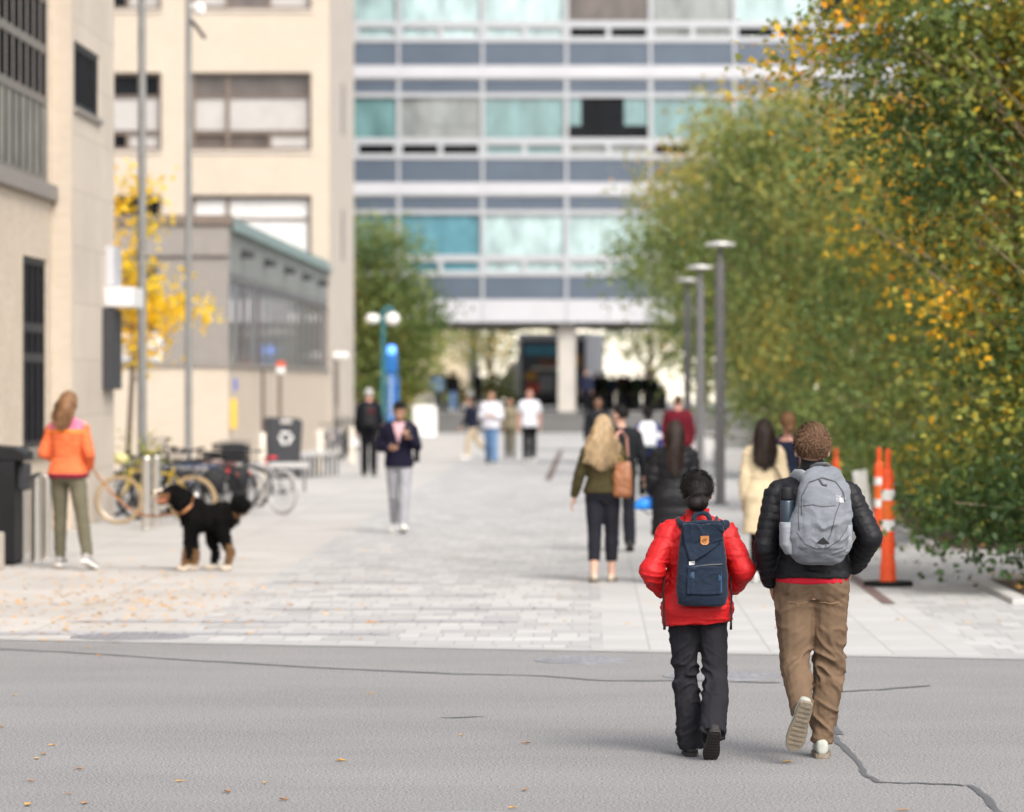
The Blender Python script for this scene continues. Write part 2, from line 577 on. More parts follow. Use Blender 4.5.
# ------------------------------------------------------------------ glass office building closing the street
YB = 160.0
def office():
    b = thing('office_building', 'long glass office building with white bands and blue panels standing over the passage', 'building', (0, YB, .83))
    def P(name, mb, m, par=b, bev=0):
        o = mb.build(name, m, par, bevel=bev)
        return o
    o_y, o_z = -YB, -.83
    NM = 10
    X0 = -.98 - 3.5 * 5
    XN = X0 + 3.5 * NM
    mod = [X0 + 3.5 * k for k in range(NM + 1)]
    fl = [5.0, 9.875, 14.75, 19.625]
    mb = MB(); mb.box(X0 - .1, XN + .1, .55, 16, 4.62 + o_z, 25 + o_z); P('wall', mb, M['soffit'])
    mb = MB(); mb.box(X0 - .1, XN + .1, .0, 16.2, 24.6 + o_z, 25.3 + o_z); P('roof', mb, M['panel_white'])
    mb = MB(); mb.box(X0, XN, .15, 15.9, 4.50 + o_z, 4.6 + o_z); P('soffit', mb, M['soffit'])
    for i, z in enumerate(fl):
        mb = MB()
        z0 = 4.57 if i == 0 else z
        for k in range(NM):
            mb.box(mod[k] + .012, mod[k + 1] - .012, -.10, .5, z0 + o_z, z + .52 + o_z)
        P('facade_band', mb, M['panel_white'], bev=.01)
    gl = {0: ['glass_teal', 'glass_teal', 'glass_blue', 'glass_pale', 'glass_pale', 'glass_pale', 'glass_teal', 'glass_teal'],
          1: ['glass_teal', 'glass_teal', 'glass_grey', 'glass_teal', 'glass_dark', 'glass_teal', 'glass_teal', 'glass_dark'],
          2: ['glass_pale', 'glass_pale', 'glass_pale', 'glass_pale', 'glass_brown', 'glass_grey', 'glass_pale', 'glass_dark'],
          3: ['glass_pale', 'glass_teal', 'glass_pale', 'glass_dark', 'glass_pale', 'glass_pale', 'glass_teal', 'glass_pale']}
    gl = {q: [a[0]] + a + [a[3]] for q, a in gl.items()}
    gn = {0: ['glass_teal', 'glass_dark', 'glass_blue', 'glass_pale', 'glass_pale', 'glass_pale', 'glass_teal', 'glass_teal'],
          1: ['glass_dark', 'glass_dark', 'glass_dark', 'glass_teal', 'glass_grey', 'glass_dark', 'glass_teal', 'glass_dark'],
          2: ['glass_pale', 'glass_pale', 'glass_pale', 'glass_pale', 'glass_dark', 'glass_grey', 'glass_dark', 'glass_dark'],
          3: ['glass_pale', 'glass_teal', 'glass_pale', 'glass_dark', 'glass_pale', 'glass_pale', 'glass_teal', 'glass_pale']}
    gn = {q: [a[0]] + a + [a[3]] for q, a in gn.items()}
    for i, z in enumerate(fl):
        for k in range(NM):
            xa, xb = mod[k] + .06, mod[k + 1] - .06
            xm = (xa + xb) / 2
            zz = z + o_z
            mb = MB(); mb.box(xa, xb, .0, .4, zz + .54, zz + 1.47)
            P('spandrel_panel', mb, M['panel_blue'])
            mb = MB()
            for q0, q1 in ((xa, xm - .12), (xm + .12, xb)):
                mb.box(q0, q1, .02, .4, zz + 4.28, zz + 4.78)
            mb.box(xm - .119, xm + .119, .04, .4, zz + 4.28, zz + 4.78)
            P('upper_panel', mb, M['panel_blue'])
            w = MB()            # frame of the window: rails and posts
            w.box(xa, xb, -.05, .4, zz + 1.49, zz + 1.72)
            w.box(xa, xb, -.05, .4, zz + 2.10, zz + 2.38)
            w.box(xa, xb, -.05, .4, zz + 4.07, zz + 4.26)
            w.box(xa, xb, -.05, .4, zz + 4.80, zz + 4.86)
            w.box(xm - .10, xm + .10, -.05, .4, zz + 1.722, zz + 2.098)
            w.box(xa, xa + .1, -.049, .4, zz + 1.722, zz + 2.098)
            w.box(xb - .1, xb, -.049, .4, zz + 1.722, zz + 2.098)
            for q0, q1 in ((xa, xa + .03), (xb - .03, xb)):
                w.box(q0, q1, -.045, .06, zz + 1.60, zz + 4.85)
            win = w.build('window', M['mullion'], b)
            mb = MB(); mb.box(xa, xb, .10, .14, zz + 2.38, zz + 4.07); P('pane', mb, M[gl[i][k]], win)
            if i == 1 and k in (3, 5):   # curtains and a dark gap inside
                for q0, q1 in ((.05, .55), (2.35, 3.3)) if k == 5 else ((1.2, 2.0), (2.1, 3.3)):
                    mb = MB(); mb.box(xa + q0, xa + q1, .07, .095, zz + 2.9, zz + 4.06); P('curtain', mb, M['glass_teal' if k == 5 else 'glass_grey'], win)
            for q0, q1 in ((xa + .1, xm - .1), (xm + .1, xb - .1)) if i < 3 else ((xa + .1, xb - .1),):
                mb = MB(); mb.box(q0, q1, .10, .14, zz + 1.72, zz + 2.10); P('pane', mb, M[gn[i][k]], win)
    for x in mod:
        mb = MB(); mb.box(x - .055, x + .055, -.07, .4, 5.53 + o_z, 24.6 + o_z); P('mullion', mb, M['mullion'])
    for x in (-.98 - 8.2, -.98, -.98 + 8.2, -.98 + 16.4):
        for y in (.5, 14):
            mb = MB(); mb.box(x - .37, x + .37, y, y + .74, 0, 4.5 + o_z); P('column', mb, M['concrete'], bev=.03)
office()

# ------------------------------------------------------------------ cream brick building on the near left
def near_building():
    XA, XB = -7.38, -7.10
    b = thing('brick_building', 'cream brick building nearest on the left with steel grid windows', 'building', (XB, 55, 0))
    ox, oy = -XB, -55.0
    def P(name, mb, m, par=b, bev=0):
        o = mb.build(name, m, par, bevel=bev)
        if par is b:
            for v in o.data.vertices:
                v.co.x += ox; v.co.y += oy
        else:
            for v in o.data.vertices:
                v.co.x += ox; v.co.y += oy
        return o
    Hh = 16.0
    D = -22.0
    # section A with openings: rows of (y0,y1,z0,z1)
    def wall_with_holes(x_face, y0, y1, holes, thick=.4):
        mb = MB()
        ys = sorted({y0, y1} | {h[0] for h in holes} | {h[1] for h in holes})
        for a, c in zip(ys[:-1], ys[1:]):
            hs_ = sorted([(h[2], h[3]) for h in holes if h[0] < (a + c) / 2 < h[1]])
            z = -.2
            for h0, h1 in hs_:
                mb.box(x_face - thick, x_face, a, c, z, h0); z = h1
            mb.box(x_face - thick, x_face, a, c, z, Hh)
        return mb
    big = (44.5, 52.45, 4.72, 9.6)
    lows = [(47.15, 48.05, 1.1, 3.68), (48.75, 50.75, 1.1, 3.68)]
    lows = [(45.6, 47.95, 1.1, 3.75), (49.98, 52.2, 1.15, 3.68)]
    P('wall', wall_with_holes(XA, 30, 52.7, [big] + lows), M['brick'])
    sq = (52.84, 55.6, 5.82, 6.74)
    P('wall', wall_with_holes(XB, 52.7, 57.3, [sq]), M['stone_panels'])
    mb = MB(); mb.box(XA - .3, XB - .002, 52.62, 52.697, -.2, Hh); P('pilaster', mb, M['brick_light'])
    mb = MB(); mb.box(D, XB - .405, 57.0, 57.3, -.2, Hh); P('wall', mb, M['brick'])
    mb = MB(); mb.box(D, XA - .41, 30, 57.0, Hh - .4, Hh); P('roof', mb, M['metal_grey'])
    mb = MB(); mb.box(D, XA - 1.2, 30.1, 56.9, -.2, Hh - .41); P('interior_wall', mb, M['glass_dark'])
    def grid_window(h, x_face, nx, nz, mid=None, bar=.07, glass='glass_black', rec=-.02, par=b):
        y0, y1, z0, z1 = h
        mb = MB()
        f = .09
        for a, c in ((y0, y0 + f), (y1 - f, y1)):
            mb.box(x_face - rec - .069, x_face - rec - .050, a, c, z0, z1)
        for a, c in ((z0, z0 + f), (z1 - f, z1)):
            mb.box(x_face - rec - .069, x_face - rec - .050, y0 + f, y1 - f, a, c)
        for i in range(1, nx):
            y = y0 + (y1 - y0) * i / nx
            mb.box(x_face - rec - .069, x_face - rec - .056, y - bar / 2, y + bar / 2, z0 + f, z1 - f)
        for z in nz:
            mb.box(x_face - rec - .069, x_face - rec - .053, y0 + f, y1 - f, z - .06, z + .06)
        win = P('window', mb, M['frame_warm' if nx > 8 else 'steel_dark'])
        mb = MB(); mb.box(x_face - rec - .10, x_face - rec - .07, y0, y1, z0, z1); P('pane', mb, M[glass], win)
        return win
    w = grid_window(big, XA, 13, [5.85, 6.55, 7.25, 7.95, 8.65])
    # pale blinds behind the lower row of the big window
    mb = MB(); mb.box(XA - .0495, XA - .0488, 44.6, 52.4, 4.8, 5.80); P('blind', mb, M['blind_olive'], w)
    for i in range(1, 13):
        y = big[0] + (big[1] - big[0]) * i / 13
        mb = MB(); mb.box(XA - .0487, XA - .0345, y - .05, y + .05, 4.82, 5.79); P('glazing_bar', mb, M['steel_dark'], w)
    grid_window(lows[0], XA, 4, [])
    grid_window(lows[1], XA, 4, [2.35, 2.75])
    grid_window(sq, XB, 5, [])
    mb = MB(); mb.box(XA - .2, XA + .10, 44.4, 52.6, 4.50, 4.71); P('sill', mb, M['metal_grey'], bev=.01)
    mb = MB()
    for h in lows:
        mb.box(XA - .2, XA + .06, h[0] - .05, h[1] + .05, h[2] - .12, h[2] - .003)
    P('sill', mb, M['metal_grey'])
    mb = MB(); mb.box(XB - .2, XB + .05, sq[0] - .05, sq[1] + .05, sq[2] - .07, sq[2] - .003); P('sill', mb, M['metal_grey'])
    # canopy box, its bracket panel and a dark cabinet at the corner of the wall
    mb = MB(); mb.box(XB + .002, XB + .42, 56.1, 57.4, 3.13, 3.42); c = P('canopy', mb, M['blind'], bev=.01)
    mb = MB(); mb.box(XB + .002, XB + .12, 56.3, 57.2, 3.44, 4.02); P('canopy_panel', mb, M['panel_white'], c)
    mb = MB(); mb.box(XB + .002, XB + .14, 55.9, 57.1, 1.92, 3.10); P('wall_cabinet', mb, M['dark_grey'], bev=.01)
near_building()

# ------------------------------------------------------------------ tall cream building behind and its grey extension
def tan_building():
    Y0, XE = 124.0, -8.42
    b = thing('tan_building', 'tall cream building with wide brown framed windows behind the grey extension', 'building', (XE, Y0, 0))
    def P(name, mb, m, par=b, bev=0):
        return mb.build(name, m, par, bevel=bev)
    Hh = 30.0
    # openings on the front, X measured from the corner
    cols = [(-4.46 , -.58), (-8.6, -5.42), (-13.6, -9.6)]
    rows = [(1.0, 3.3), (5.6, 8.1), (9.55, 12.06), (14.1, 16.6), (18.6, 21.1), (23.1, 25.6)]
    mb = MB()
    xs = [-20.0] + sorted([c for p in cols for c in p]) + [0.0]
    for a, c in zip(xs[:-1], xs[1:]):
        op = any(p[0] <= (a + c) / 2 <= p[1] for p in cols)
        if not op:
            mb.box(a, c, 0, .5, -.2, Hh)
        else:
            z = -.2
            for r0, r1 in rows:
                mb.box(a, c, 0, .5, z, r0); z = r1
            mb.box(a, c, 0, .5, z, Hh)
    P('wall', mb, M['brick_light'])
    mb = MB(); mb.box(-.5, 0, .5, 13.0, -.2, Hh); P('wall', mb, M['limestone'])
    mb = MB(); mb.box(-20, -.5, 1.4, 13.0, -.2, Hh - .3); P('interior_wall', mb, M['glass_dark'])
    mb = MB(); mb.box(-20, 0, 0, 13, Hh, Hh + .3); P('roof', mb, M['metal_grey'])
    for ci, (a, c) in enumerate(cols):
        for ri, (z0, z1) in enumerate(rows):
            f = .10
            mb = MB()
            mb.box(a, a + f, .18, .36, z0, z1); mb.box(c - f, c, .18, .36, z0, z1)
            mb.box(a + f, c - f, .18, .36, z0, z0 + f); mb.box(a + f, c - f, .18, .36, z1 - f, z1)
            xm = a + (c - a) * .30
            x2 = a + (c - a) * .65
            mb.box(xm - .06, xm + .06, .2, .34, z0 + f, z1 - f)
            mb.box(a + f, xm - .06, .21, .33, z0 + .52, z0 + .62)
            mb.box(xm + .06, c - f, .21, .33, z0 + .52, z0 + .62)
            mb.box(a + f, c - f, .215, .325, z1 - .78, z1 - .72)
            mb.box(x2 - .05, x2 + .05, .212, .33, z0 + f, z0 + .52)
            w = P('window', mb, M['frame_brown'])
            mb = MB(); mb.box(a, c, .33, .345, z0, z1)
            P('pane', mb, M['glass_dark' if (ci == 1) else 'glass_brown'], w)
            if ri == 1 and ci == 0:
                mb = MB(); mb.box(a + .1, c - .1, .30, .325, z0 + .62, z1 - .12); P('blind', mb, M['blind'], w)
            else:
                lo = rnd.choice([.15, .66])
                mb = MB(); mb.box(a + .1, xm - .06, .30, .325, z0 + lo, z1 - .78); P('blind', mb, M['blind_grey'], w)
                mb = MB(); mb.box(xm + .06, c - .1, .30, .325, z0 + .66, z1 - .78); P('blind', mb, M['blind_grey'], w)
                mb = MB(); mb.box(x2 + .05, c - .1, .30, .325, z0 + .12, z0 + .52); P('blind', mb, M['blind_grey'], w)
            mb = MB(); mb.box(a - .05, c + .05, -.05, .2, z0 - .10, z0 - .003); P('sill', mb, M['limestone'])
    # the side wall: a dark door and two shallow recesses
    mb = MB(); mb.box(.002, .05, 2.2, 4.0, 0, 3.0); d = P('door', mb, M['frame_brown'])
    mb = MB(); mb.box(.052, .10, 2.35, 2.42, .9, 1.3); P('handle', mb, M['stainless'], d)
    for z in (6.2, 10.5):
        mb = MB(); mb.box(.002, .03, 6.0, 7.2, z, z + 1.7); P('recess_panel', mb, M['metal_grey'])
    # twin white lamps on a bracket
    mb = MB(); mb.tube([(.0, 1.0, 2.85), (.35, 1.0, 2.95)], .03); br = P('lamp_bracket', mb, M['pole_grey'])
    for dx in (.18, .42):
        mb = MB(); mb.ell((dx, 1.0, 2.92), (.14, .14, .12)); o = mb.build('lamp_globe', M['globe'], br, smooth=True)
tan_building()

def extension():
    Y0, Y1, XE, XW = 89.8, 123.95, -8.46, -19.0
    b = thing('grey_extension', 'low grey metal and brick extension with long side window band', 'building', (XE, Y0, 0))
    L = Y1 - Y0
    Wd = XW - XE
    def P(name, mb, m, par=b, bev=0):
        return mb.build(name, m, par, bevel=bev)
    mb = MB(); mb.box(Wd, 0, 0, L, -.2, 2.40); P('base_wall', mb, M['brick_light'])
    mb = MB(); mb.box(Wd, .06, -.06, L, 2.403, 2.50); P('ledge', mb, M['metal_grey'])
    mb = MB(); mb.box(Wd, -.9, .9, L, 2.503, 5.2); P('interior_wall', mb, M['glass_dark'])
    # front face: panels with a window opening
    mb = MB()
    mb.box(-1.65, 0, 0, .3, 2.503, 5.0); mb.box(Wd, -5.6, 0, .3, 2.503, 5.0); mb.box(-5.6, -1.65, 0, .3, 4.75, 5.0)
    P('front_panel', mb, M['metal_grey'])
    mb = MB()
    mb.box(-5.6, -1.65, .08, .2, 4.64, 4.745); mb.box(-5.6, -1.65, .08, .2, 2.503, 2.60)
    for x in (-5.6, -4.0, -2.3, -1.75):
        mb.box(x, x + .09, .081, .2, 2.60, 4.64)
    w = P('window', mb, M['frame_brown'])
    mb = MB(); mb.box(-5.6, -1.65, .21, .23, 2.6, 4.64); P('pane', mb, M['glass_brown'], w)
    # louvre grille
    mb = MB(); mb.box(-2.95, -1.55, -.05, -.002, 2.52, 3.20)
    g = P('louvre', mb, M['white_paint'])
    mb = MB()
    for i in range(6):
        mb.box(-2.88, -1.62, -.09, -.052, 2.56 + i * .105, 2.60 + i * .105)
    P('slat', mb, M['panel_white'], g)
    # cornice and sloping glazed copper eave along the side
    mb = MB(); mb.box(Wd, 0.02, -.10, .35, 5.003, 5.72); P('cornice', mb, M['metal_grey'])
    mb = MB(); mb.box(Wd, 0.10, -.18, .42, 5.723, 5.95); P('parapet', mb, M['frame_brown'], bev=.01)
    mb = MB()
    mb.box(-.06, .0, .36, L, 4.62, 5.60)
    P('side_panel', mb, M['panel_sage'])
    mb = MB(); mb.box(-.6, .16, .43, L, 5.603, 5.72); mb.box(-.8, .05, .43, L, 5.723, 5.93); P('eave', mb, M['verdigris'])
    mb = MB(); mb.box(Wd, -.82, .43, L, 5.5, 5.8); P('roof', mb, M['metal_grey'])
    for i in range(5):
        y = 3.2 + i * 6.6
        mb = MB(); mb.box(.002, .30, y, y + .38, 5.05, 5.2); mb.tube([(.0, y + .19, 5.25), (.2, y + .19, 5.2)], .03)
        P('flood_lamp', mb, M['dark_grey'])
    # side window: mullions and panes
    n = 15
    mb = MB()
    for i in range(n + 1):
        y = .32 + (L - .5) * i / n
        mb.box(-.12, .0, y, y + (.55 if i == 3 else .13), 2.503, 4.617)
    mb.box(-.11, -.01, .33, L, 4.45, 4.616)
    w = P('window', mb, M['pole_grey'])
    for i in range(n):
        y = .32 + (L - .5) * i / n
        q = MB(); q.box(-.10, -.06, y + .1, y + (L - .5) / n + .01, 2.51, 4.46)
        P('pane', q, M[rnd.choice(['glass_grey', 'glass_brown', 'glass_brown', 'glass_grey'])], w)
    # drain pipes on the brick base
    for y in (9.0, 14.5):
        q = MB(); q.tube([(.05, y, 0.02), (.05, y, 2.4)], .04)
        P('drain_pipe', q, M['frame_brown'])
    q = MB(); q.box(.002, .12, .55, .95, .95, 1.65); P('yellow_box', q, mat('yellow', (.75, .48, .05), .5), bev=.01)
    q = MB(); q.box(.002, .04, 1.5, 1.85, 1.85, 2.12); P('blue_plate', q, mat('sign_blue', (.04, .09, .55), .4))
extension()

# ------------------------------------------------------------------ sunlit buildings beyond the passage
def far_block(label, x0, x1, y0, y1, h, wm, rows, cols, zb=.83):
    b = thing('distant_building', label, 'building', ((x0 + x1) / 2, y0, zb))
    w = x1 - x0
    mb = MB(); mb.box(-w / 2, w / 2, 0, y1 - y0, 0, h); mb.build('wall', M[wm], b)
    mb = MB(); mb.box(-w / 2 - .3, w / 2 + .3, -.3, y1 - y0, h, h + .5); mb.build('cornice', M['limestone'], b)
    for r in range(rows):
        for c in range(cols):
            x = -w / 2 + w * (c + .5) / cols
            z = 4.6 + r * 3.4
            if z + 1.9 > h:
                continue
            mb = MB(); mb.box(x - .7, x + .7, -.06, -.003, z, z + 1.8)
            f = mb.build('window', M['white_paint'], b)
            mb = MB(); mb.box(x - .6, x + .6, -.09, -.062, z + .1, z + 1.7); mb.build('pane', M['glass_dark'], f)
far_block('beige building beyond the left of the passage', -26, -7.9, 232, 250, 15, 'beige_wall', 3, 5)
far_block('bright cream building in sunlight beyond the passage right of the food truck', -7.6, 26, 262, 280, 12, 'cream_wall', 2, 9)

# ------------------------------------------------------------------ planting beds
def bed(x0, x1, y0, y1, name='planting_bed'):
    mb = MB()
    mb.box(x0, x0 + .15, y0, y1, -.1, .05); mb.box(x1 - .15, x1, y0, y1, -.1, .05)
    mb.box(x0 + .15, x1 - .15, y0, y0 + .15, -.1, .05); mb.box(x0 + .15, x1 - .15, y1 - .15, y1, -.1, .05)
    structure('kerb', mb, M['granite'])
    # slightly mounded mulch
    nx, ny = 12, max(8, int((y1 - y0) / .6))
    vs, fs = [], []
    for j in range(ny + 1):
        for i in range(nx + 1):
            x = x0 + .15 + (x1 - x0 - .3) * i / nx
            y = y0 + .15 + (y1 - y0 - .3) * j / ny
            e = min(i, nx - i, j, ny - j)
            vs.append(V(x, y, .02 + min(e, 3) * .02 + .03 * noise.noise(V(x * 2, y * 2, 0))))
    for j in range(ny):
        for i in range(nx):
            a = j * (nx + 1) + i
            fs.append((a, a + 1, a + nx + 2, a + nx + 1))
    mb = MB(); mb.add(vs, fs)
    structure(name, mb, M['mulch'])
bed(3.84, 12.0, 34.9, 38.8)
bed(4.15, 12.0, 45.0, 150.0)
bed(-10.5, -6.2, 139.0, 155.0)

# ------------------------------------------------------------------ trees
def leaves_obj(name, pos, tint, size, m, parent, seed, droop=.3, kind=None):
    g = np.random.default_rng(seed)
    n = len(pos)
    ax = g.normal(size=(n, 3)); ax[:, 2] = ax[:, 2] * .7 - droop
    ax /= np.linalg.norm(ax, axis=1)[:, None]
    b = g.normal(size=(n, 3)); b -= (b * ax).sum(1)[:, None] * ax
    b /= np.linalg.norm(b, axis=1)[:, None]
    nrm = np.cross(ax, b)
    L = (size * g.uniform(.6, 1.25, n))[:, None]
    wdt = L * g.uniform(.30, .42, n)[:, None]
    p0 = pos
    p1 = pos + ax * L * .42 + b * wdt + nrm * wdt * .25
    p2 = pos + ax * L
    p3 = pos + ax * L * .42 - b * wdt + nrm * wdt * .25
    co = np.stack([p0, p1, p2, p3], 1).reshape(-1, 3).astype(np.float32)
    me = bpy.data.meshes.new(name)
    me.vertices.add(4 * n); me.loops.add(4 * n); me.polygons.add(n)
    me.vertices.foreach_set('co', co.ravel())
    me.loops.foreach_set('vertex_index', np.arange(4 * n, dtype=np.int32))
    me.polygons.foreach_set('loop_start', np.arange(0, 4 * n, 4, dtype=np.int32))
    try:
        me.polygons.foreach_set('loop_total', np.full(n, 4, dtype=np.int32))
    except Exception:
        pass
    a = me.attributes.new('tint', 'FLOAT', 'POINT')
    a.data.foreach_set('value', np.repeat(tint, 4).astype(np.float32))
    me.update(calc_edges=True)
    me.materials.append(m)
    o = bpy.data.objects.new(name, me)
    COL.objects.link(o)
    if parent is not None:
        o.parent = parent
    if kind:
        o['kind'] = kind
    return o

def tree(name, label, loc, trunk_h, lobes, m, bark, leaf, seed, group=None, trunk_r=.11, lean=(0, 0), per_twig=26, tint_mu=.35, tint_var=.18, clump=.5, spread=.22, stems=1, hi=0.0, droop=.3, twig_len=.9):
    """lobes: (cx,cy,cz, rx,ry,rz, twigs) envelopes of the crown in local metres"""
    g = np.random.default_rng(seed)
    r_ = random.Random(seed)
    t = thing(name, label, 'tree', loc, 0, group)
    mb = MB()
    stem_pts = []
    for s_ in range(stems):
        a0 = 2 * math.pi * s_ / stems + r_.random()
        pts = []
        N = 9
        for i in range(N):
            f = i / (N - 1)
            out = .12 * stems * f * (stems > 1) + (.12 if stems > 1 else 0)
            pts.append(V(math.cos(a0) * out * (1 + 3 * f) + lean[0] * f + .10 * math.sin(3 * f + s_) * f, math.sin(a0) * out * (1 + 3 * f) + lean[1] * f + .1 * math.cos(2.3 * f), -.1 + trunk_h * f))
        mb.tube(pts, [trunk_r * (1.25 - f_ * 1.05) for f_ in [i / (N - 1) for i in range(N)]], 8)
        stem_pts.append(pts)
    P, T = [], []
    zs = [l[2] for l in lobes]
    for (cx, cy, cz, rx, ry, rz, nt_) in lobes:
        c = V(cx, cy, cz)
        for k in range(nt_):
            d = g.normal(size=3); d /= np.linalg.norm(d)
            q = r_.random() ** .38
            tip = V(cx + rx * d[0] * q, cy + ry * d[1] * q, cz + rz * d[2] * q)
            # limb from a stem to the tip, drawn for every third twig
            if k % 6 == 0:
                st_ = r_.choice(stem_pts)
                zt = max(.25, min(trunk_h * .98, tip.z - .95 * (tip.xy - st_[4].xy).length - .3))
                f = min(len(st_) - 1.001, zt / trunk_h * (len(st_) - 1))
                i0 = int(f)
                base = st_[i0].lerp(st_[min(i0 + 1, len(st_) - 1)], f - i0)
                mid = base.lerp(tip, .55) + V(0, 0, .10 * (tip - base).length)
                mb.tube([base, base.lerp(mid, .5) + V(r_.uniform(-.05, .05), r_.uniform(-.05, .05), .05), mid, tip], [trunk_r * .30, trunk_r * .22, trunk_r * .14, .006], 5, cap=False)
            n_l = int(per_twig * r_.uniform(.6, 1.4))
            dirn = V(d[0], d[1], d[2] * .4 - droop * 1.2).normalized() * twig_len * r_.uniform(.5, 1.1)
            s = g.random(n_l)[:, None]
            pp = np.array(tip) + np.array(dirn) * (s - .35) + g.normal(size=(n_l, 3)) * spread * np.array([1, 1, .8])
            nz = noise.noise(V((loc[0] + tip.x) * clump + seed, (loc[1] + tip.y) * clump, tip.z * clump))
            base_t = tint_mu + tint_var * 2.6 * nz + g.normal() * tint_var * .75 + hi * (tip.z - 3.2)
            P.append(pp); T.append(base_t + g.normal(size=n_l) * tint_var * .45)
    P = np.concatenate(P); T = np.clip(np.concatenate(T), 0, 1)
    keep = P[:, 2] > .06
    mb.build('trunk', bark, t, smooth=True)
    leaves_obj('crown', P[keep], T[keep], leaf, m, t, seed + 1, droop)
    return t

B = M['leaf_birch']
GR = 'birches in the row beside the path'
# nearest birch, overhanging the paving
tree('birch_tree', 'nearest birch with low drooping branches reaching over the paving at right', (5.6, 37.0, 0), 8.6,
     [(.0, 0, 4.6, 2.6, 1.6, 3.0, 330), (-1.7, .1, 4.9, 2.1, 1.3, 1.7, 190), (-1.2, .1, 3.3, 1.3, 1.3, 1.2, 90), (-.9, .0, 2.1, 1.0, 1.2, 1.0, 60), (.2, -.1, 1.6, 2.2, 1.4, 1.3, 170), (-1.35, -.3, .86, 1.1, .7, .36, 40), (-.2, -.5, 1.0, 1.5, .9, .5, 60), (-2.0, 0, 5.5, 1.2, 1.2, .8, 80), (2.2, .2, 3.6, 2.2, 1.6, 3.3, 200), (.2, 0, 6.9, 2.6, 1.6, 1.6, 190)],
     B, M['bark_pale'], .088, 11, GR, .085, (-.5, 0), per_twig=46, tint_mu=.45, tint_var=.20, clump=.75, spread=.19, stems=3, hi=.075)
tree('birch_tree', 'birch second from the camera, standing behind the striped delineator posts', (7.2, 48.5, 0), 9.0,
     [(.0, 0, 4.8, 2.9, 2.2, 3.3, 250), (-2.1, 0, 4.6, 1.9, 1.6, 2.2, 130), (-1.9, -.4, 1.5, 1.7, 1.3, 1.3, 140), (.4, -.5, 1.3, 2.4, 1.4, 1.2, 100), (2.4, 0, 4.0, 2, 1.8, 3.2, 90), (0, 0, 7.6, 2.6, 2, 1.8, 70)],
     B, M['bark_pale'], .10, 23, GR, .10, (-.3, 0), per_twig=44, tint_mu=.50, tint_var=.18, clump=.6, spread=.25, stems=3, hi=.045)
tree('birch_tree', 'birch third from the camera, dense and leafy down to the ground', (6.9, 60.0, 0), 9.0,
     [(.0, 0, 4.6, 2.9, 2.4, 3.4, 230), (-1.9, 0, 2.4, 1.9, 1.6, 2.2, 190), (-1.6, 0, 5.2, 1.8, 1.6, 2.0, 90), (2.2, 0, 4, 2.2, 2, 3, 60)],
     M['leaf_green'], M['bark_pale'], .115, 31, GR, .10, (-.4, 0), per_twig=46, tint_mu=.40, tint_var=.18, spread=.3, stems=2, hi=.02)
tree('birch_tree', 'birch with an orange patch high in its crown over the pair of lamp posts', (6.3, 80.5, 0), 9.8,
     [(.0, 0, 5.0, 2.9, 2.4, 3.2, 230), (-1.9, 0, 5.6, 2.2, 1.8, 2.0, 150), (-1.5, 0, 2.6, 1.8, 1.6, 2.2, 150), (-2.5, 0, 7.0, 1.6, 1.5, 1.5, 110)],
     M['leaf_green'], M['bark_pale'], .125, 47, GR, .11, (-.6, 0), per_twig=46, tint_mu=.50, tint_var=.16, spread=.34, stems=2, hi=.03, droop=.45)
tree('birch_tree', 'pale green birch arching over the path behind the lamp posts', (5.6, 93.0, 0), 9.5,
     [(.0, 0, 4.6, 3.0, 2.4, 3.2, 220), (-2.6, 0, 5.2, 2.2, 1.8, 1.6, 130), (-1.9, 0, 3.2, 1.6, 1.6, 2.0, 110), (-3.0, 0, 6.7, 1.5, 1.5, 1.2, 70), (-1.6, 0, 7.6, 1.6, 1.5, 1.2, 60), (.6, 0, 1.8, 2.4, 2, 1.6, 90)],
     M['leaf_green'], M['bark_pale'], .125, 53, GR, .11, (-.6, 0), per_twig=40, tint_mu=.52, tint_var=.16, spread=.4, stems=2, droop=.45)
tree('birch_tree', 'birch farther along the row, its crown reaching toward the office building', (5.8, 112.0, 0), 10.0,
     [(.0, 0, 4.9, 3.4, 2.6, 3.6, 200), (-2.8, 0, 5.6, 2.2, 1.8, 2.2, 110), (-1.2, 0, 3.0, 2.0, 1.8, 1.8, 90)],
     M['leaf_green'], M['bark_pale'], .16, 61, GR, .12, (-.6, 0), per_twig=30, tint_mu=.44, tint_var=.15, spread=.45, stems=2, droop=.4)
tree('birch_tree', 'last birch of the row, in front of the office facade', (6.6, 136.0, 0), 10.5,
     [(.0, 0, 5.6, 3.2, 2.6, 3.6, 170), (-2.0, 0, 5.0, 2.0, 1.8, 2.0, 80)],
     M['leaf_green'], M['bark_pale'], .18, 67, GR, .13, (-.3, 0), per_twig=30, tint_mu=.40, tint_var=.15, spread=.5, stems=1, droop=.4)
# a second row deeper in the bed closes the gaps
for i, (x, y) in enumerate(((9.6, 50.0), (9.8, 66.0), (10.0, 84.0), (10.2, 106.0), (9.6, 41.5))):
    tree('shade_tree', ['dark tree deep in the bed behind the second birch', 'dark tree deep in the bed behind the third birch', 'dark tree deep in the bed beyond the lamp posts', 'dark tree far along the back of the bed', 'dark tree at the right edge behind the nearest birch'][i], (x, y, 0), 10,
         [(0, 0, 5.2, 2.6, 2.6, 4.6, 240), (0, 0, 1.6, 2.6, 2.0, 1.6, 120)], M['leaf_green'] if i else B, M['bark'], .15, 80 + i, 'dark trees at the back of the bed', .14, per_twig=30, tint_mu=.34, tint_var=.18, spread=.42, hi=.01)
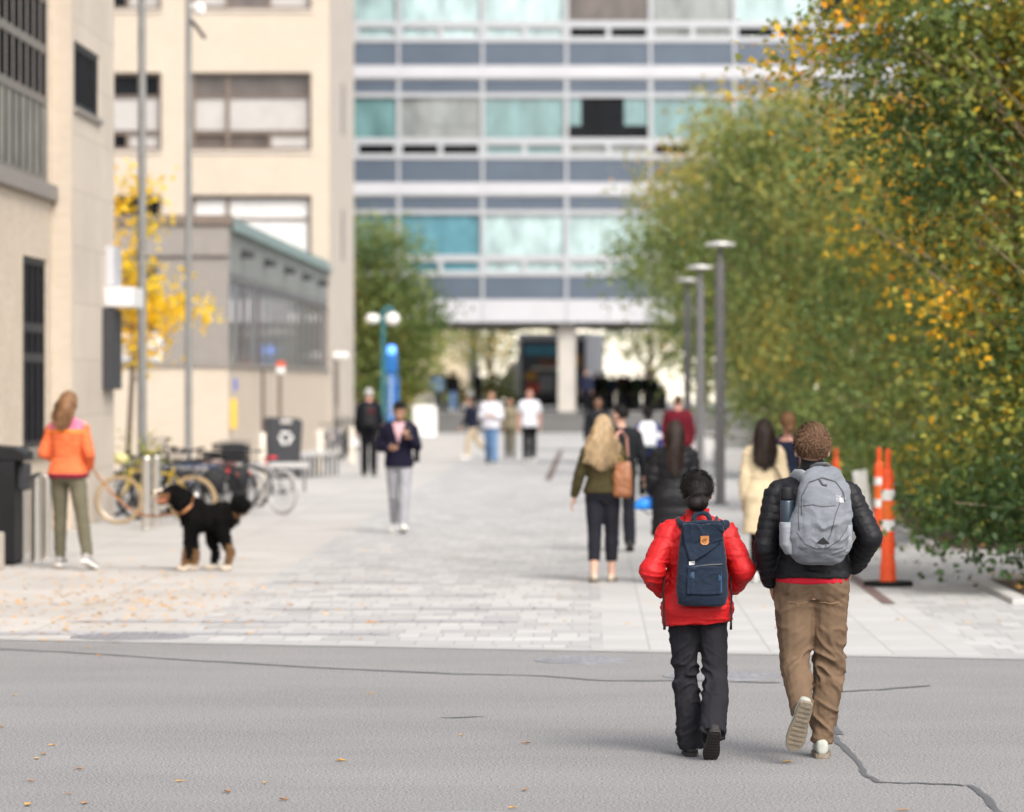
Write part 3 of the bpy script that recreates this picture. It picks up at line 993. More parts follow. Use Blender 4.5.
# low shrubs along the bed edge
for i, (x, y, r, h) in enumerate(((5.4, 47.6, .8, 1.0), (5.2, 53, .8, 1.1), (5.0, 58.0, .8, 1.2), (5.0, 66.0, .8, 1.1), (5.2, 80.0, .9, 1.2), (5.4, 98.0, 1.0, 1.3))):
    tree('shrub', ['low dark shrub at the near end of the long bed', 'low shrub beside the farthest striped delineator', 'low shrub at the foot of the third birch', 'low shrub between the third birch and the lamp posts', 'low shrub under the pale green birch', 'low shrub far along the bed edge'][i], (x, y, 0), h * .7,
         [(0, 0, h * .5, r, r, h * .5, 70)], M['leaf_green'], M['bark'], .10, 120 + i, 'shrubs along the bed edge', .02, per_twig=28, tint_mu=.25, tint_var=.14, spread=.2, stems=3)['category'] = 'shrub'
# left side
tree('leafy_tree', 'full green tree at the far corner of the cream building on the left', (-8.2, 147.0, 0), 7.6,
     [(.0, 0, 5.6, 1.9, 2.0, 2.9, 190), (1.0, 0, 4.2, 1.6, 1.6, 1.9, 120), (-.2, 0, 2.2, 1.7, 1.6, 1.8, 110), (.9, 0, 2.0, .9, 1, 1.4, 40)],
     M['leaf_green'], M['bark'], .20, 71, None, .14, per_twig=34, tint_mu=.36, tint_var=.17, spread=.42)
tree('yellow_tree', 'slim young tree in bright yellow autumn leaf between the brick building and the grey extension', (-9.3, 77.0, 0), 7.6,
     [(.1, 0, 4.1, .75, .8, 1.1, 26), (.75, 0, 3.55, .85, .7, .30, 20), (-.1, 0, 5.5, .6, .6, 1.1, 6), (.45, 0, 6.0, .3, .4, .5, 4), (-.7, 0, 4.2, .7, .8, 1.5, 14), (.2, 0, 2.9, .5, .6, .4, 9)],
     M['leaf_yellow'], M['bark'], .15, 73, None, .055, (.3, 0), per_twig=26, tint_mu=.55, tint_var=.2, spread=.22, droop=.3, twig_len=.6)
# beyond the passage: street trees against the bright buildings
for i, (x, y, s_, seed) in enumerate(((-10.5, 206, 1.0, 90), (-5.5, 212, .95, 91), (3.2, 205, 1.0, 92), (6.2, 207, 1.1, 93), (10.8, 214, 1.1, 94))):
    tree('street_tree', ['street tree beyond the passage in front of the beige building', 'street tree beyond the passage left of the food truck', 'slim trunked street tree beyond the passage, left one of the close pair', 'slim trunked street tree beyond the passage, right one of the close pair', 'street tree beyond the passage at the far right'][i], (x, y, .83), 6.8,
         [(0, 0, 4.0, 3.2, 2.5, 1.5, 60), (.8, 0, 2.9, 2.4, 1.5, .6, 12)], M['leaf_birch'], M['bark'], .22, seed, 'street trees beyond the passage', .17 * s_, per_twig=30, tint_mu=.42, tint_var=.2, spread=.6)
for i, (x, y) in enumerate(((-7.0, 181), (-4.6, 183), (-9.2, 180))):
    tree('shrub', ['shrub on the terrace beyond the black clothed walkers', 'yellow green shrub beside the food truck', 'shrub at the left end of the passage'][i], (x, y, .83), 1.1, [(0, 0, .9, 1.0, .8, .8, 40)], M['leaf_green'], M['bark'], .22, 140 + i, 'shrubs beyond the passage', .03, per_twig=26, tint_mu=.55, tint_var=.2, spread=.25, stems=3)['category'] = 'shrub'
# shrub behind the bicycles
tree('shrub', 'small green plant at the wall behind the yellow bicycle', (-7.1, 61.5, 0), .9, [(0, 0, .75, .35, .3, .45, 26)], M['leaf_green'], M['bark'], .10, 150, None, .02, per_twig=22, tint_mu=.6, tint_var=.15, spread=.13, stems=3)['category'] = 'shrub'

# ------------------------------------------------------------------ fallen leaves
def leaf_scatter(name, n, f, size, seed, label):
    g = random.Random(seed)
    P = []
    while len(P) < n:
        x, y, z = f(g)
        P.append((x, y, z))
    pos = np.array(P)
    o = leaves_obj(name, pos, np.clip(np.random.default_rng(seed).normal(.45, .28, n), 0, 1), size, M['leaf_fallen'], None, seed, 0)
    me = o.data
    co = np.empty(len(me.vertices) * 3, dtype=np.float32)
    me.vertices.foreach_get('co', co)
    co = co.reshape(-1, 4, 3)
    z0 = co[:, :1, 2].copy()
    co[:, :, 2] = z0 + np.abs(co[:, :, 2] - z0) * .18
    me.vertices.foreach_set('co', co.ravel())
    me.update()
    o['kind'] = 'stuff'
    o['label'] = label; o['category'] = 'leaves'
def fl_left(g):
    while True:
        px, py = g.gauss(95, 95), g.gauss(598, 20)
        if 560 < py < 643 and -60 < px < 420:
            x, y = gp(px, py)
            return x, y, .008
leaf_scatter('fallen_leaves', 900, fl_left, .07, 5, 'drift of fallen yellow leaves on the pale walk beside the dog')
def fl_bed(g):
    x = g.uniform(3.98, 6.5)
    return x, g.uniform(35.1, 38.6), .10
leaf_scatter('fallen_leaves', 420, fl_bed, .085, 6, 'orange fallen leaves covering the mulch under the nearest birch')
def fl_path(g):
    px, py = g.uniform(0, 1000), 430 + 200 * g.random() ** .6
    x, y = gp(px, py)
    return x, y, .008
leaf_scatter('fallen_leaves', 260, fl_path, .07, 8, 'sparse fallen leaves scattered along the plaza paving')
def fl_bed2(g):
    return g.uniform(4.3, 6.0), g.uniform(45.2, 60), .09
leaf_scatter('fallen_leaves', 420, fl_bed2, .09, 9, 'fallen leaves on the mulch of the long bed')
# single leaves on the asphalt
SP = [(52, 746), (78, 749), (37, 759), (50, 773), (30, 782), (79, 770), (82, 787), (69, 795), (37, 802), (85, 804), (28, 806), (157, 807), (180, 782), (272, 723), (265, 784), (227, 793), (239, 793), (284, 801),
      (431, 739), (461, 736), (526, 744), (582, 780), (525, 791), (616, 804), (513, 809), (370, 694), (353, 759), (832, 736), (868, 772), (787, 763), (903, 811), (69, 651), (100, 656), (190, 647), (15, 696), (2, 728), (49, 659), (44, 755), (345, 738), (341, 762), (89, 648)]
g = random.Random(3)
leaf_mats = [mat('leaf_tan', (.60, .36, .14), .7, var=.25, vscale=30), mat('leaf_orange', (.66, .33, .03), .6, var=.2, vscale=30), mat('leaf_brown', (.40, .19, .06), .7, var=.25, vscale=30)]
for i, (px, py) in enumerate([p for q, p in enumerate(SP) if q % 5 not in (1, 3)]):
    x, y = gp(px, py)
    L = g.uniform(.036, .056); w = L * g.uniform(.5, .7)
    vs = []; fs = []
    for q in range(2):
        pass
    prof = [(0, .0), (.18, .55), (.42, 1.0), (.7, .7), (1.0, 0)]
    cup = g.uniform(.1, .45)
    for t_, wf in prof:
        for s_ in (-1, -.5, 0, .5, 1):
            zz = .006 + L * (cup * (abs(s_ * wf) ** 2) * .5 + cup * (t_ - .5) ** 2)
            vs.append(V((t_ - .5) * L * 1.6, s_ * wf * w * .5, zz))
    for a in range(4):
        for b_ in range(4):
            k = a * 5 + b_
            fs.append((k, k + 1, k + 6, k + 5))
    mb = MB(); mb.add(vs, fs)
    m_ = leaf_mats[1] if py in (736, 772, 746, 773) else g.choice(leaf_mats)
    o = mb.build('fallen_leaf', m_)
    o.location = (x, y, 0); o.rotation_euler = (0, 0, g.uniform(0, 6.28))
    tag(o, 'single curled fallen leaf lying on the grey asphalt', 'leaf', 'single leaves on the asphalt')

# ------------------------------------------------------------------ manhole covers
def manhole(px, py, r, label, m='castiron'):
    x, y = gp(px, py)
    t = thing('manhole_cover', label, 'manhole cover', (x, y, 0))
    mb = MB(); mb.lathe([(r + .05, -.01), (r + .05, .006), (r, .008)], n=40); mb.build('rim', M['castiron'], t)
    mb = MB(); mb.lathe([(r - .012, -.01), (r - .012, .010), (r - .02, .012)], n=40)
    for i in range(-4, 5):
        for j in range(-4, 5):
            if math.hypot(i, j) < 4.2:
                mb.box(i * r / 5 - .02, i * r / 5 + .02, j * r / 5 - .02, j * r / 5 + .02, .012, .016)
    mb.build('lid', M[m], t)
M['lid_dark'] = mat('lid_dark', (.22, .215, .23), .6, .2, var=.2, vscale=8)
manhole(583, 660.5, .30, 'round grey manhole cover near the edge of the asphalt in the middle', 'castiron')
manhole(722, 676, .36, 'worn manhole cover just beyond the legs of the walking pair')
manhole(462, 822, .36, 'manhole cover cut by the bottom edge of the picture')
manhole(130, 637, .42, 'dark cover set in the paving at the left edge of the road', 'lid_dark')

# ------------------------------------------------------------------ poles, lamps, tower
def pole(label, px, s, r, h, cam_box=False):
    x, y = (px - CX) / s, FPX / s
    t = thing('light_pole', label, 'pole', (x, y, 0), 0, 'tall grey poles beside the bicycles')
    mb = MB(); mb.lathe([(.16, 0), (.16, .03), (r * 1.02, .04), (r, .06), (r * .8, h)], n=20); mb.build('shaft', M['pole_light'], t, smooth=False)
    mb = MB(); mb.lathe([(r * 1.35, .03), (r * 1.35, .22), (r * 1.1, .26)], n=20); mb.build('base_cover', M['pole_light'], t)
    if cam_box:
        mb = MB(); mb.tube([(0, 0, 9.05), (.22, -.05, 9.1)], .03); mb.ell((.22, -.05, 9.0), (.1, .1, .12)); mb.build('camera', M['globe'], t)
        mb = MB(); mb.tube([(0, 0, 8.85), (.2, -.1, 8.62), (.32, -.15, 8.45)], .04); mb.build('bracket', M['dark_grey'], t)
pole('thicker tall grey pole behind the first bicycles, left of its twin', 142, 61, .078, 11)
pole('thinner tall grey pole with a small camera, right of its twin', 188.5, 53.5, .072, 11, True)

def lamp(label, px, s, top):
    x, y = (px - CX) / s, FPX / s
    t = thing('street_lamp', label, 'street lamp', (x, y, 0), 0, 'disc topped lamp posts beside the path')
    mb = MB(); mb.lathe([(.14, 0), (.14, .04), (.085, .05), (.078, top - .45)], n=20); mb.build('post', M['pole_grey'], t)
    mb = MB(); mb.lathe([(.082, top - .45), (.082, top - .36), (.05, top - .34), (.035, top - .06)], n=16); mb.build('neck', M['pole_grey'], t)
    mb = MB(); mb.lathe([(.06, top - .07), (.24, top - .05), (.255, top - .03), (.24, top), (.05, top + .03)], n=28); mb.build('lamp_head', mat('lamp_disc', (.55, .54, .52), .4, .2), t)
lamp('nearest and tallest looking of the disc topped lamp posts', 720, 60.5, 4.33)
lamp('middle disc topped lamp post, just left of the nearest one', 700, 50.6, 4.33)
lamp('farthest disc topped lamp post, its head lost in leaves', 687.5, 45.0, 4.33)

def blue_tower():
    s = 30.5
    x, y = (391.5 - CX) / s, FPX / s
    t = thing('emergency_phone', 'bright blue emergency phone tower with a lit blue lamp on top', 'emergency phone', (x, y, 0))
    mb = MB(); mb.box(-.13, .13, -.12, .12, 0, 2.95); mb.build('column', M['blue_paint'], t, bevel=.03)
    mb = MB(); mb.box(-.20, .20, -.17, .15, 2.35, 3.0); mb.build('hood', M['blue_paint'], t, bevel=.08)
    mb = MB(); mb.box(.133, .24, -.15, .1, 1.35, 2.25); mb.build('phone_box', M['blue_paint'], t, bevel=.02)
    mb = MB(); mb.lathe([(.13, 3.0), (.14, 3.05), (.13, 3.20), (.06, 3.26)], n=20); mb.build('lamp', M['lamp_blue'], t, smooth=True)
    # vertical lettering: EMERGENCY
    me = text_mesh('\n'.join('EMERGENCY'), .17, 'CENTER', .003, .95)
    me.materials.append(M['white_paint'])
    o = link('lettering', me, t); o.location = (0, -.123, 2.15); o.rotation_euler = (R(90), 0, 0)
blue_tower()
def globe_lamp():
    s = 29
    x, y = (383 - CX) / s, FPX / s
    t = thing('globe_lamp', 'teal lamp post with two white globes behind the blue phone tower', 'street lamp', (x, y, 0))
    mb = MB(); mb.lathe([(.13, 0), (.12, .3), (.07, .35), (.06, 4.35)], n=16); mb.build('post', M['teal_paint'], t)
    mb = MB(); mb.tube([(-.02, 0, 4.3), (.0, 0, 4.5), (.12, 0, 4.62), (.3, 0, 4.6), (.36, 0, 4.4)], .06); mb.build('arm', M['teal_paint'], t)
    for dx in (-.36, .32):
        mb = MB(); mb.tube([(0, 0, 4.2), (dx, 0, 4.22)], .035); a = mb.build('bracket', M['teal_paint'], t)
        mb = MB(); mb.ell((dx, 0, 4.25), (.25, .25, .17 if dx < 0 else .22)); mb.build('globe', M['globe'], a, smooth=True)
globe_lamp()

# ------------------------------------------------------------------ bollards, posts, bins
def bollard(label, px, py, h, r, group, m='stainless'):
    x, y = gp(px, py)
    t = thing('bollard', label, 'bollard', (x, y, 0), 0, group)
    mb = MB(); mb.lathe([(r, 0), (r, h - .02), (r * .9, h), (r * .3, h + .008)], n=28); o = mb.build('post', M[m], t)
    mb = MB(); mb.lathe([(r * 1.25, 0), (r * 1.25, .012), (r * 1.02, .02)], n=28); mb.build('flange', M[m], t)
gb = 'stainless steel bollards'
bollard('stainless bollard in front of the bicycles, thicker and nearer of the two', 146.5, 530, 1.0, .066, gb)
bollard('stainless bollard in front of the bicycles, partly behind its nearer twin', 156.5, 527, .99, .055, gb)
bollard('stainless bollard beside the black bin, left of its twin', 36, 562, .98, .062, gb)
bollard('stainless bollard behind the orange hoodie woman, right of its twin', 46.5, 559, .96, .058, gb)
bollard('grey bollard tight against the black bin, left one', 23, 556, .84, .045, gb)
bollard('grey bollard between the black bin and the tall stainless pair', 29.5, 554, .82, .045, gb)
gc = 'cream posts by the far bins'
bollard('cream post at the end of the low bench', 319.5, 473, .95, .085, gc, 'cream_post')
bollard('cream post beside the white haired walker', 352, 463, .9, .075, gc, 'cream_post')
bollard('cream post behind the bicycle with the basket', 262, 487, 1.05, .075, gc, 'cream_post')

def bin_near():
    x, y = gp(2, 564)
    t = thing('litter_bin', 'large black compactor litter bin cut by the left edge of the picture', 'bin', (x, y, 0))
    mb = MB(); mb.box(-.45, .19, -.35, .35, .03, 1.15); mb.build('body', M['black_plastic'], t, bevel=.02)
    pts = [(-.42, 1.15), (.30, 1.15), (.30, 1.24), (.19, 1.30), (-.42, 1.34)]
    mb = MB(); mb.prism([(a, b) for a, b in pts], -.36, .36, Matrix(((1, 0, 0, 0), (0, 0, 1, 0), (0, 1, 0, 0), (0, 0, 0, 1)))); mb.build('lid', M['black_plastic'], t, bevel=.015)
    mb = MB(); mb.box(.195, .30, -.2, .2, .82, 1.12); mb.build('chute', M['dark_grey'], t, bevel=.02)
    mb = MB(); mb.tube([(.31, -.15, .95), (.40, -.15, 1.0), (.40, .15, 1.0), (.31, .15, .95)], .018); mb.build('handle', M['dark_grey'], t)
    mb = MB(); mb.box(-.44, .18, -.34, .34, 0, .03); mb.build('base', M['rubber'], t)
bin_near()
x, y = gp(1, 570)
mb = MB(); mb.box(-.3, .01, -.2, .2, 0, .40); o = mb.build('granite_seat', M['limestone'], bevel=.02); o.location = (x, y, 0)
tag(o, 'low pale stone block at the far left edge in front of the black bin', 'seat')

def bin_far():
    x, y = gp(283, 478)
    t = thing('litter_bin', 'dark grey recycling bin with a pale symbol beyond the bicycles', 'bin', (x, y, 0), R(14))
    pts = [(-.30, 0), (.30, 0), (.37, 1.2), (.30, 1.27), (-.32, 1.30), (-.37, 1.2)]
    mb = MB(); mb.prism(pts, -.35, .35, Matrix(((1, 0, 0, 0), (0, 0, 1, 0), (0, 1, 0, 0), (0, 0, 0, 1)))); mb.build('body', M['dark_grey'], t, bevel=.03)
    mb = MB(); mb.box(-.12, .12, -.40, -.352, 1.16, 1.25); mb.build('chute', M['blind_grey'], t)
    # three chasing arrows
    mb = MB()
    for k in range(3):
        a = R(90 + 120 * k)
        c = V(math.cos(a), math.sin(a)); d = V(-math.sin(a), math.cos(a))
        def q(u, v):
            p = c * (.12 + v) + d * u
            return (p.x * .85, p.y * .85 + .86)
        mb.prism([q(-.12, -.035), q(.06, -.035), q(.06, -.07), q(.15, 0), q(.06, .07), q(.06, .035), q(-.12, .035)], .352, .358, Matrix(((1, 0, 0, 0), (0, 0, -1, 0), (0, 1, 0, 0), (0, 0, 0, 1))))
    mb.build('recycling_symbol', M['blind'], t)
bin_far()
def low_bench():
    x, y = gp(297, 478)
    t = thing('bench', 'low grey bench on thin metal legs beside the recycling bin', 'bench', (x, y, 0), R(78))
    mb = MB(); mb.box(-.2, 2.6, -.25, .25, .44, .52); mb.build('seat', M['granite'], t, bevel=.01)
    for i in range(8):
        for sy in (-.2, .2):
            mb = MB(); mb.box(-.12 + i * .36, -.07 + i * .36, sy - .02, sy + .02, 0, .438); mb.build('leg', M['pole_grey'], t)
low_bench()
def low_bench2():
    x, y = gp(286, 492)
    t = thing('bench', 'low grey bench in front of the recycling bin behind the basket bicycle', 'bench', (x - .15, y + .3, 0), R(6))
    mb = MB(); mb.box(-.75, .55, -.22, .22, .44, .54); mb.build('seat', M['granite'], t, bevel=.01)
    for i in range(6):
        for sy in (-.17, .17):
            mb = MB(); mb.box(-.70 + i * .23, -.66 + i * .23, sy - .02, sy + .02, 0, .438); mb.build('leg', M['pole_grey'], t)
low_bench2()
# marker post with a red and white top against the brick base
x, y = -8.1, 100.0
t = thing('marker_post', 'thin dark post with a red and white plate at the extension wall', 'post', (x, y, 0))
mb = MB(); mb.tube([(0, 0, 0), (0, 0, 2.3)], .035); mb.build('post', M['frame_brown'], t)
mb = MB(); mb.box(-.05, .15, -.03, .03, 2.28, 2.44); pl = mb.build('plate', M['white_paint'], t)
mb = MB(); mb.box(-.05, .15, -.035, .035, 2.442, 2.58); mb.build('plate', mat('red_plate', (.75, .09, .03), .5), t)

# white A-frame board
def a_frame():
    x, y = gp(425, 437)
    t = thing('sandwich_board', 'plain white sandwich board standing on the plaza near the steps', 'sign', (x, y, 0))
    for s_, nm in ((-1, 'front_board'), (1, 'rear_board')):
        mb = MB(); mb.box(-.43, .43, -.015, .015, .02, 1.2, Matrix.Rotation(R(-9 * s_) * -1, 4, 'X'))
        o = mb.build(nm, M['white_paint'], t); o.location = (0, s_ * .22, 0)
    mb = MB(); mb.torus((-.15, 0, 1.36), .16, .035, 'Y', 20, 6); mb.torus((.15, 0, 1.40), .18, .035, 'Y', 20, 6); mb.build('handle', M['blind_grey'], t)
a_frame()

# delineators
def delineator(label, px, py, h, rz=0, white=True):
    x, y = gp(px, py)
    k = h / 1.36
    t = thing('delineator_post', label, 'traffic post', (x, y, 0), rz, 'orange delineator posts')
    mb = MB(); n = 8
    pts = [(.24 * k / math.cos(R(22.5)) * math.cos(R(22.5 + 45 * i)), .24 * k / math.cos(R(22.5)) * math.sin(R(22.5 + 45 * i))) for i in range(n)]
    mb.prism(pts, 0, .05); mb.build('base', M['rubber'], t, bevel=.012)
    z = lambda a: a * k
    prof = [(.085, .05), (.08, .10), (.077, .22), (.07, .23), (.068, .30), (.066, .52), (.064, .95), (.060, 1.08), (.055, 1.13), (.030, 1.17), (.028, 1.29), (.030, 1.31), (.022, 1.36)]
    mb = MB(); mb.lathe([(r * k ** .5, z(q)) for r, q in prof], n=24); mb.build('post', M['safety_orange'], t)
    for a, b in ((.545, .65), (.85, .95)):
        mb = MB(); mb.lathe([(.0685 * k ** .5, z(a)), (.0685 * k ** .5, z(b)), (.0665 * k ** .5, z(b) + .003)], n=24); mb.build('reflective_band', M['reflective'], t)
    mb = MB(); mb.lathe([(.0672 * k ** .5, z(.66)), (.0668 * k ** .5, z(.84)), (.06 * k ** .5, z(.842))], n=24); mb.build('reflective_band', M['orange_band'], t)
M['safety_orange'] = mat('safety_orange', (.82, .085, .012), .5, var=.12, vscale=6)
M['orange_band'] = mat('orange_band', (.72, .13, .015), .35, var=.15, vscale=20)
M['reflective'] = mat('reflective', (.72, .72, .70), .35, var=.12, vscale=15)
delineator('nearest orange delineator post with two white bands right of the grey backpack', 888, 586, 1.36)
delineator('second orange delineator post, just behind the nearest one', 879, 547, 1.22)
delineator('farthest orange delineator post, mostly hidden by the man with the grey backpack', 836, 523, 1.08)
# white corrugated sheet leaning beside the second post
x, y = gp(869, 545)
mb = MB(); mb.box(-.09, .09, -.012, .012, 0, .90, Matrix.Rotation(R(-8), 4, 'Y') @ Matrix.Rotation(R(8), 4, 'X'))
o = mb.build('barricade_panel', M['white_paint'], bevel=.004); o.location = (x + .08, y + 1.2, .02)
tag(o, 'narrow white panel leaning crooked behind the nearest orange post', 'panel')

# seat walls on the right
for i, (px, py, w, l) in enumerate(((735, 470, .9, 2.2), (735, 452, .9, 2.6), (700, 455, .8, 3.0))):
    x, y = gp(px, py)
    mb = MB(); mb.box(-w / 2, w / 2, 0, l, 0, .45)
    o = mb.build('seat_wall', M['granite'], bevel=.02); o.location = (x, y, 0)
    tag(o, ['pale stone seat block right of the nearest lamp post', 'pale stone seat block farther behind the nearest lamp post', 'pale stone seat block behind the long haired walker in black'][i], 'seat wall')

# food truck in the street beyond the passage
def food_truck():
    t = thing('food_truck', 'white boxy food truck with coloured menu pictures parked beyond the passage', 'truck', (-1.85, 186, .834), R(-17))
    mb = MB(); mb.box(-1.75, 1.75, 0, 3.0, .5, 3.62); mb.build('body', M['panel_white'], t, bevel=.08)
    mb = MB(); mb.box(-1.55, 1.68, -.03, -.002, .52, 3.3); mb.build('side_panel', mat('truck_dark', (.06, .062, .07), .4, var=.2), t)
    for (a, b, c, d, col) in ((-1.35, .2, 2.55, 3.05, (.06, .22, .30)), (-1.3, -.75, 1.35, 1.75, (.45, .22, .04)), (.25, .75, 1.5, 1.8, (.03, .3, .2)), (.7, 1.25, .95, 1.6, (.5, .22, .02)), (.9, 1.5, 2.0, 2.6, (.45, .2, .04)), (-1.3, -.6, .75, 1.2, (.45, .07, .03)), (-.6, .6, 2.0, 2.4, (.16, .07, .04)), (-.6, .1, .8, 1.6, (.2, .2, .2))):
        mb = MB(); mb.box(a, b, -.05, -.032, c, d); mb.build('menu_picture', mat('menu_picture', col, .5, var=.3, vscale=3), t)
    mb = MB(); mb.box(-1.7, 1.7, .05, 2.8, .10, .495); mb.build('chassis', M['black_plastic'], t)
    mb = MB(); mb.box(-1.0, .9, -.06, -.033, 1.85, 1.98); mb.build('counter', M['stainless'], t)
    mb = MB(); mb.prism([(-1.752, .45), (-2.6, .45), (-2.6, 1.2), (-2.2, 2.2), (-1.752, 2.3)], .15, 2.15, Matrix(((1, 0, 0, 0), (0, 0, 1, 0), (0, 1, 0, 0), (0, 0, 0, 1)))); c = mb.build('cab', M['cream_post'], t, bevel=.05)
    for x in (-2.05, 1.1):
        for yy in (.05, 2.0):
            mb = MB(); mb.torus((x, yy + .1, .38), .27, .11, 'Y', 20, 8); w = mb.build('wheel', M['rubber'], t)
            mb = MB(); mb.lathe([(.2, -.05), (.2, .05)], (x, yy + .1, .38), 16, Matrix.Rotation(R(90), 4, 'X')); mb.build('rim', M['stainless'], w)
food_truck()

for i, x in enumerate((.5, 1.7, 2.9)):
    t = thing('planter', ['dark planter trough on the terrace nearest the column', 'dark planter trough in the middle of the terrace crowd', 'dark planter trough at the right end of the terrace crowd'][i], 'planter', (x, 171.5, .834), 0, 'dark planter troughs on the terrace')
    mb = MB(); mb.box(-.55, .55, -.3, .3, 0, .75); mb.build('trough', M['dark_grey'], t, bevel=.02)
    g = np.random.default_rng(300 + i)
    pp = g.normal(size=(500, 3)) * np.array([.26, .15, .16]) + np.array([0, 0, .95])
    leaves_obj('foliage', pp, np.clip(g.normal(.15, .1, 500), 0, 1), .16, M['leaf_green'], t, 310 + i)

# ------------------------------------------------------------------ people
def skin_mat(name, c):
    m = mat(name, c, 0.5, var=.08, vscale=12)
    m.node_tree.nodes['Principled BSDF'].inputs['Subsurface Weight'].default_value = 0.0
    return m
SKIN = {'light': skin_mat('skin_light', (.56, .33, .24)), 'tan': skin_mat('skin_tan', (.42, .23, .15)), 'brown': skin_mat('skin_brown', (.20, .10, .06)), 'pink': skin_mat('skin_pink', (.60, .30, .23))}
def cloth(name, c, rough=.85, var=.16, vscale=7, bump=.12, bscale=260, sheen=.0, spec=.12):
    return mat(name, c, rough, 0, var, vscale, bump, bscale, spec, sheen)
def hairm(name, c):
    m = mat(name, c, .55, 0, .25, 14, .3, 160, .22)
    n, l = m.node_tree.nodes, m.node_tree.links
    p = n['Principled BSDF']
    src = p.inputs['Base Color'].links[0].from_socket
    gi = n.new('ShaderNodeNewGeometry')
    mr = n.new('ShaderNodeMapRange'); mr.inputs['To Min'].default_value = .55; mr.inputs['To Max'].default_value = 1.35
    l.new(gi.outputs['Random Per Island'], mr.inputs['Value'])
    sc = n.new('ShaderNodeVectorMath'); sc.operation = 'SCALE'
    l.new(src, sc.inputs[0]); l.new(mr.outputs[0], sc.inputs['Scale'])
    l.new(sc.outputs[0], p.inputs['Base Color'])
    return m
HAIR = {'black': hairm('hair_black', (.011, .0085, .0075)), 'dark': hairm('hair_dark', (.024, .0145, .011)), 'brown': hairm('hair_brown', (.13, .070, .038)), 'blonde': hairm('hair_blonde', (.40, .285, .165)), 'auburn': hairm('hair_auburn', (.19, .098, .048)), 'white': hairm('hair_white', (.62, .60, .57))}

def remesh(mb, vox, it=3):
    me = mb.mesh('tmp')
    o = bpy.data.objects.new('tmp', me)
    COL.objects.link(o)
    r = o.modifiers.new('r', 'REMESH'); r.mode = 'VOXEL'; r.voxel_size = vox
    if it:
        s = o.modifiers.new('s', 'SMOOTH'); s.factor = .5; s.iterations = it
    dg = bpy.context.evaluated_depsgraph_get()
    out = bpy.data.meshes.new_from_object(o.evaluated_get(dg))
    bpy.data.objects.remove(o)
    bpy.data.meshes.remove(me)
    return out

def get_co(me):
    a = np.empty(len(me.vertices) * 3, dtype=np.float64); me.vertices.foreach_get('co', a)
    b = np.empty(len(me.vertices) * 3, dtype=np.float64); me.vertices.foreach_get('normal', b)
    return a.reshape(-1, 3), b.reshape(-1, 3)
def set_co(me, co):
    me.vertices.foreach_set('co', co.astype(np.float32).ravel()); me.update()

def seg_param(co, segs):
    """distance along the nearest of several polylines [(points, offset)]"""
    best = np.full(len(co), 1e9); par = np.zeros(len(co)); idx = np.zeros(len(co), int)
    for si, pts in enumerate(segs):
        acc = 0
        for a, b in zip(pts[:-1], pts[1:]):
            a_, b_ = np.array(a), np.array(b)
            d = b_ - a_; L = np.linalg.norm(d)
            t = np.clip(((co - a_) @ d) / (L * L), 0, 1)
            q = np.linalg.norm(co - (a_ + t[:, None] * d), axis=1)
            m = q < best
            best[m] = q[m]; par[m] = acc + t[m] * L; idx[m] = si
            acc += L
    return par, idx, best

def wrinkle(me, amp, sc, seed, segs=None, puffs=None, w=None, aniso=(1, 1, 2.2), ridge=True, diag=0.0):
    co, no = get_co(me)
    d = np.zeros(len(co))
    off = V(seed * 3.7, seed * 1.3, seed * 2.1)
    if amp:
        for i, p in enumerate(co):
            q = V(p[0] * aniso[0], p[1] * aniso[1], (p[2] + diag * abs(p[0])) * aniso[2]) * sc + off
            q = q + V(noise.noise(q * .5), noise.noise(q * .5 + V(9, 0, 0)), 0) * .8
            v = noise.noise(q)
            d[i] = (max(0.0, 1 - 3.4 * abs(v)) ** 1.6 * 1.25 - .35) if ridge else v
            if ridge:
                d[i] *= min(1.0, max(0.0, .55 + 1.5 * noise.noise(q * .33 + V(3, 7, 1))))
            d[i] += .26 * noise.noise(q * 2.3) + .14 * noise.noise(q * 4.9)
        if w is not None:
            d *= w(co)
        d *= amp
    if puffs:
        sp, pa, segl = puffs
        par, idx, _ = seg_param(co, segl)
        d += pa * (np.abs(np.sin(np.pi * par / sp)) ** .55 - .75)
    set_co(me, co + no * d[:, None])

# torso sections: z, half width, half depth, y offset
BM = [(.84, .150, .105, -.005), (.92, .165, .120, -.012), (1.00, .155, .112, -.004), (1.09, .142, .102, .004), (1.20, .158, .112, .004), (1.31, .176, .122, .0), (1.39, .182, .112, -.006), (1.445, .145, .085, -.012), (1.485, .075, .062, -.012)]
BF = [(.84, .160, .112, -.006), (.92, .172, .125, -.014), (1.00, .152, .112, -.004), (1.09, .122, .092, .006), (1.20, .136, .104, .012), (1.30, .150, .120, .016), (1.38, .152, .100, .0), (1.435, .118, .075, -.010), (1.475, .062, .055, -.010)]

def sec_at(B, z):
    if z <= B[0][0]:
        return B[0][1:]
    for a, b in zip(B[:-1], B[1:]):
        if z <= b[0]:
            t = (z - a[0]) / (b[0] - a[0])
            return tuple(a[i] * (1 - t) + b[i] * t for i in (1, 2, 3))
    return B[-1][1:]

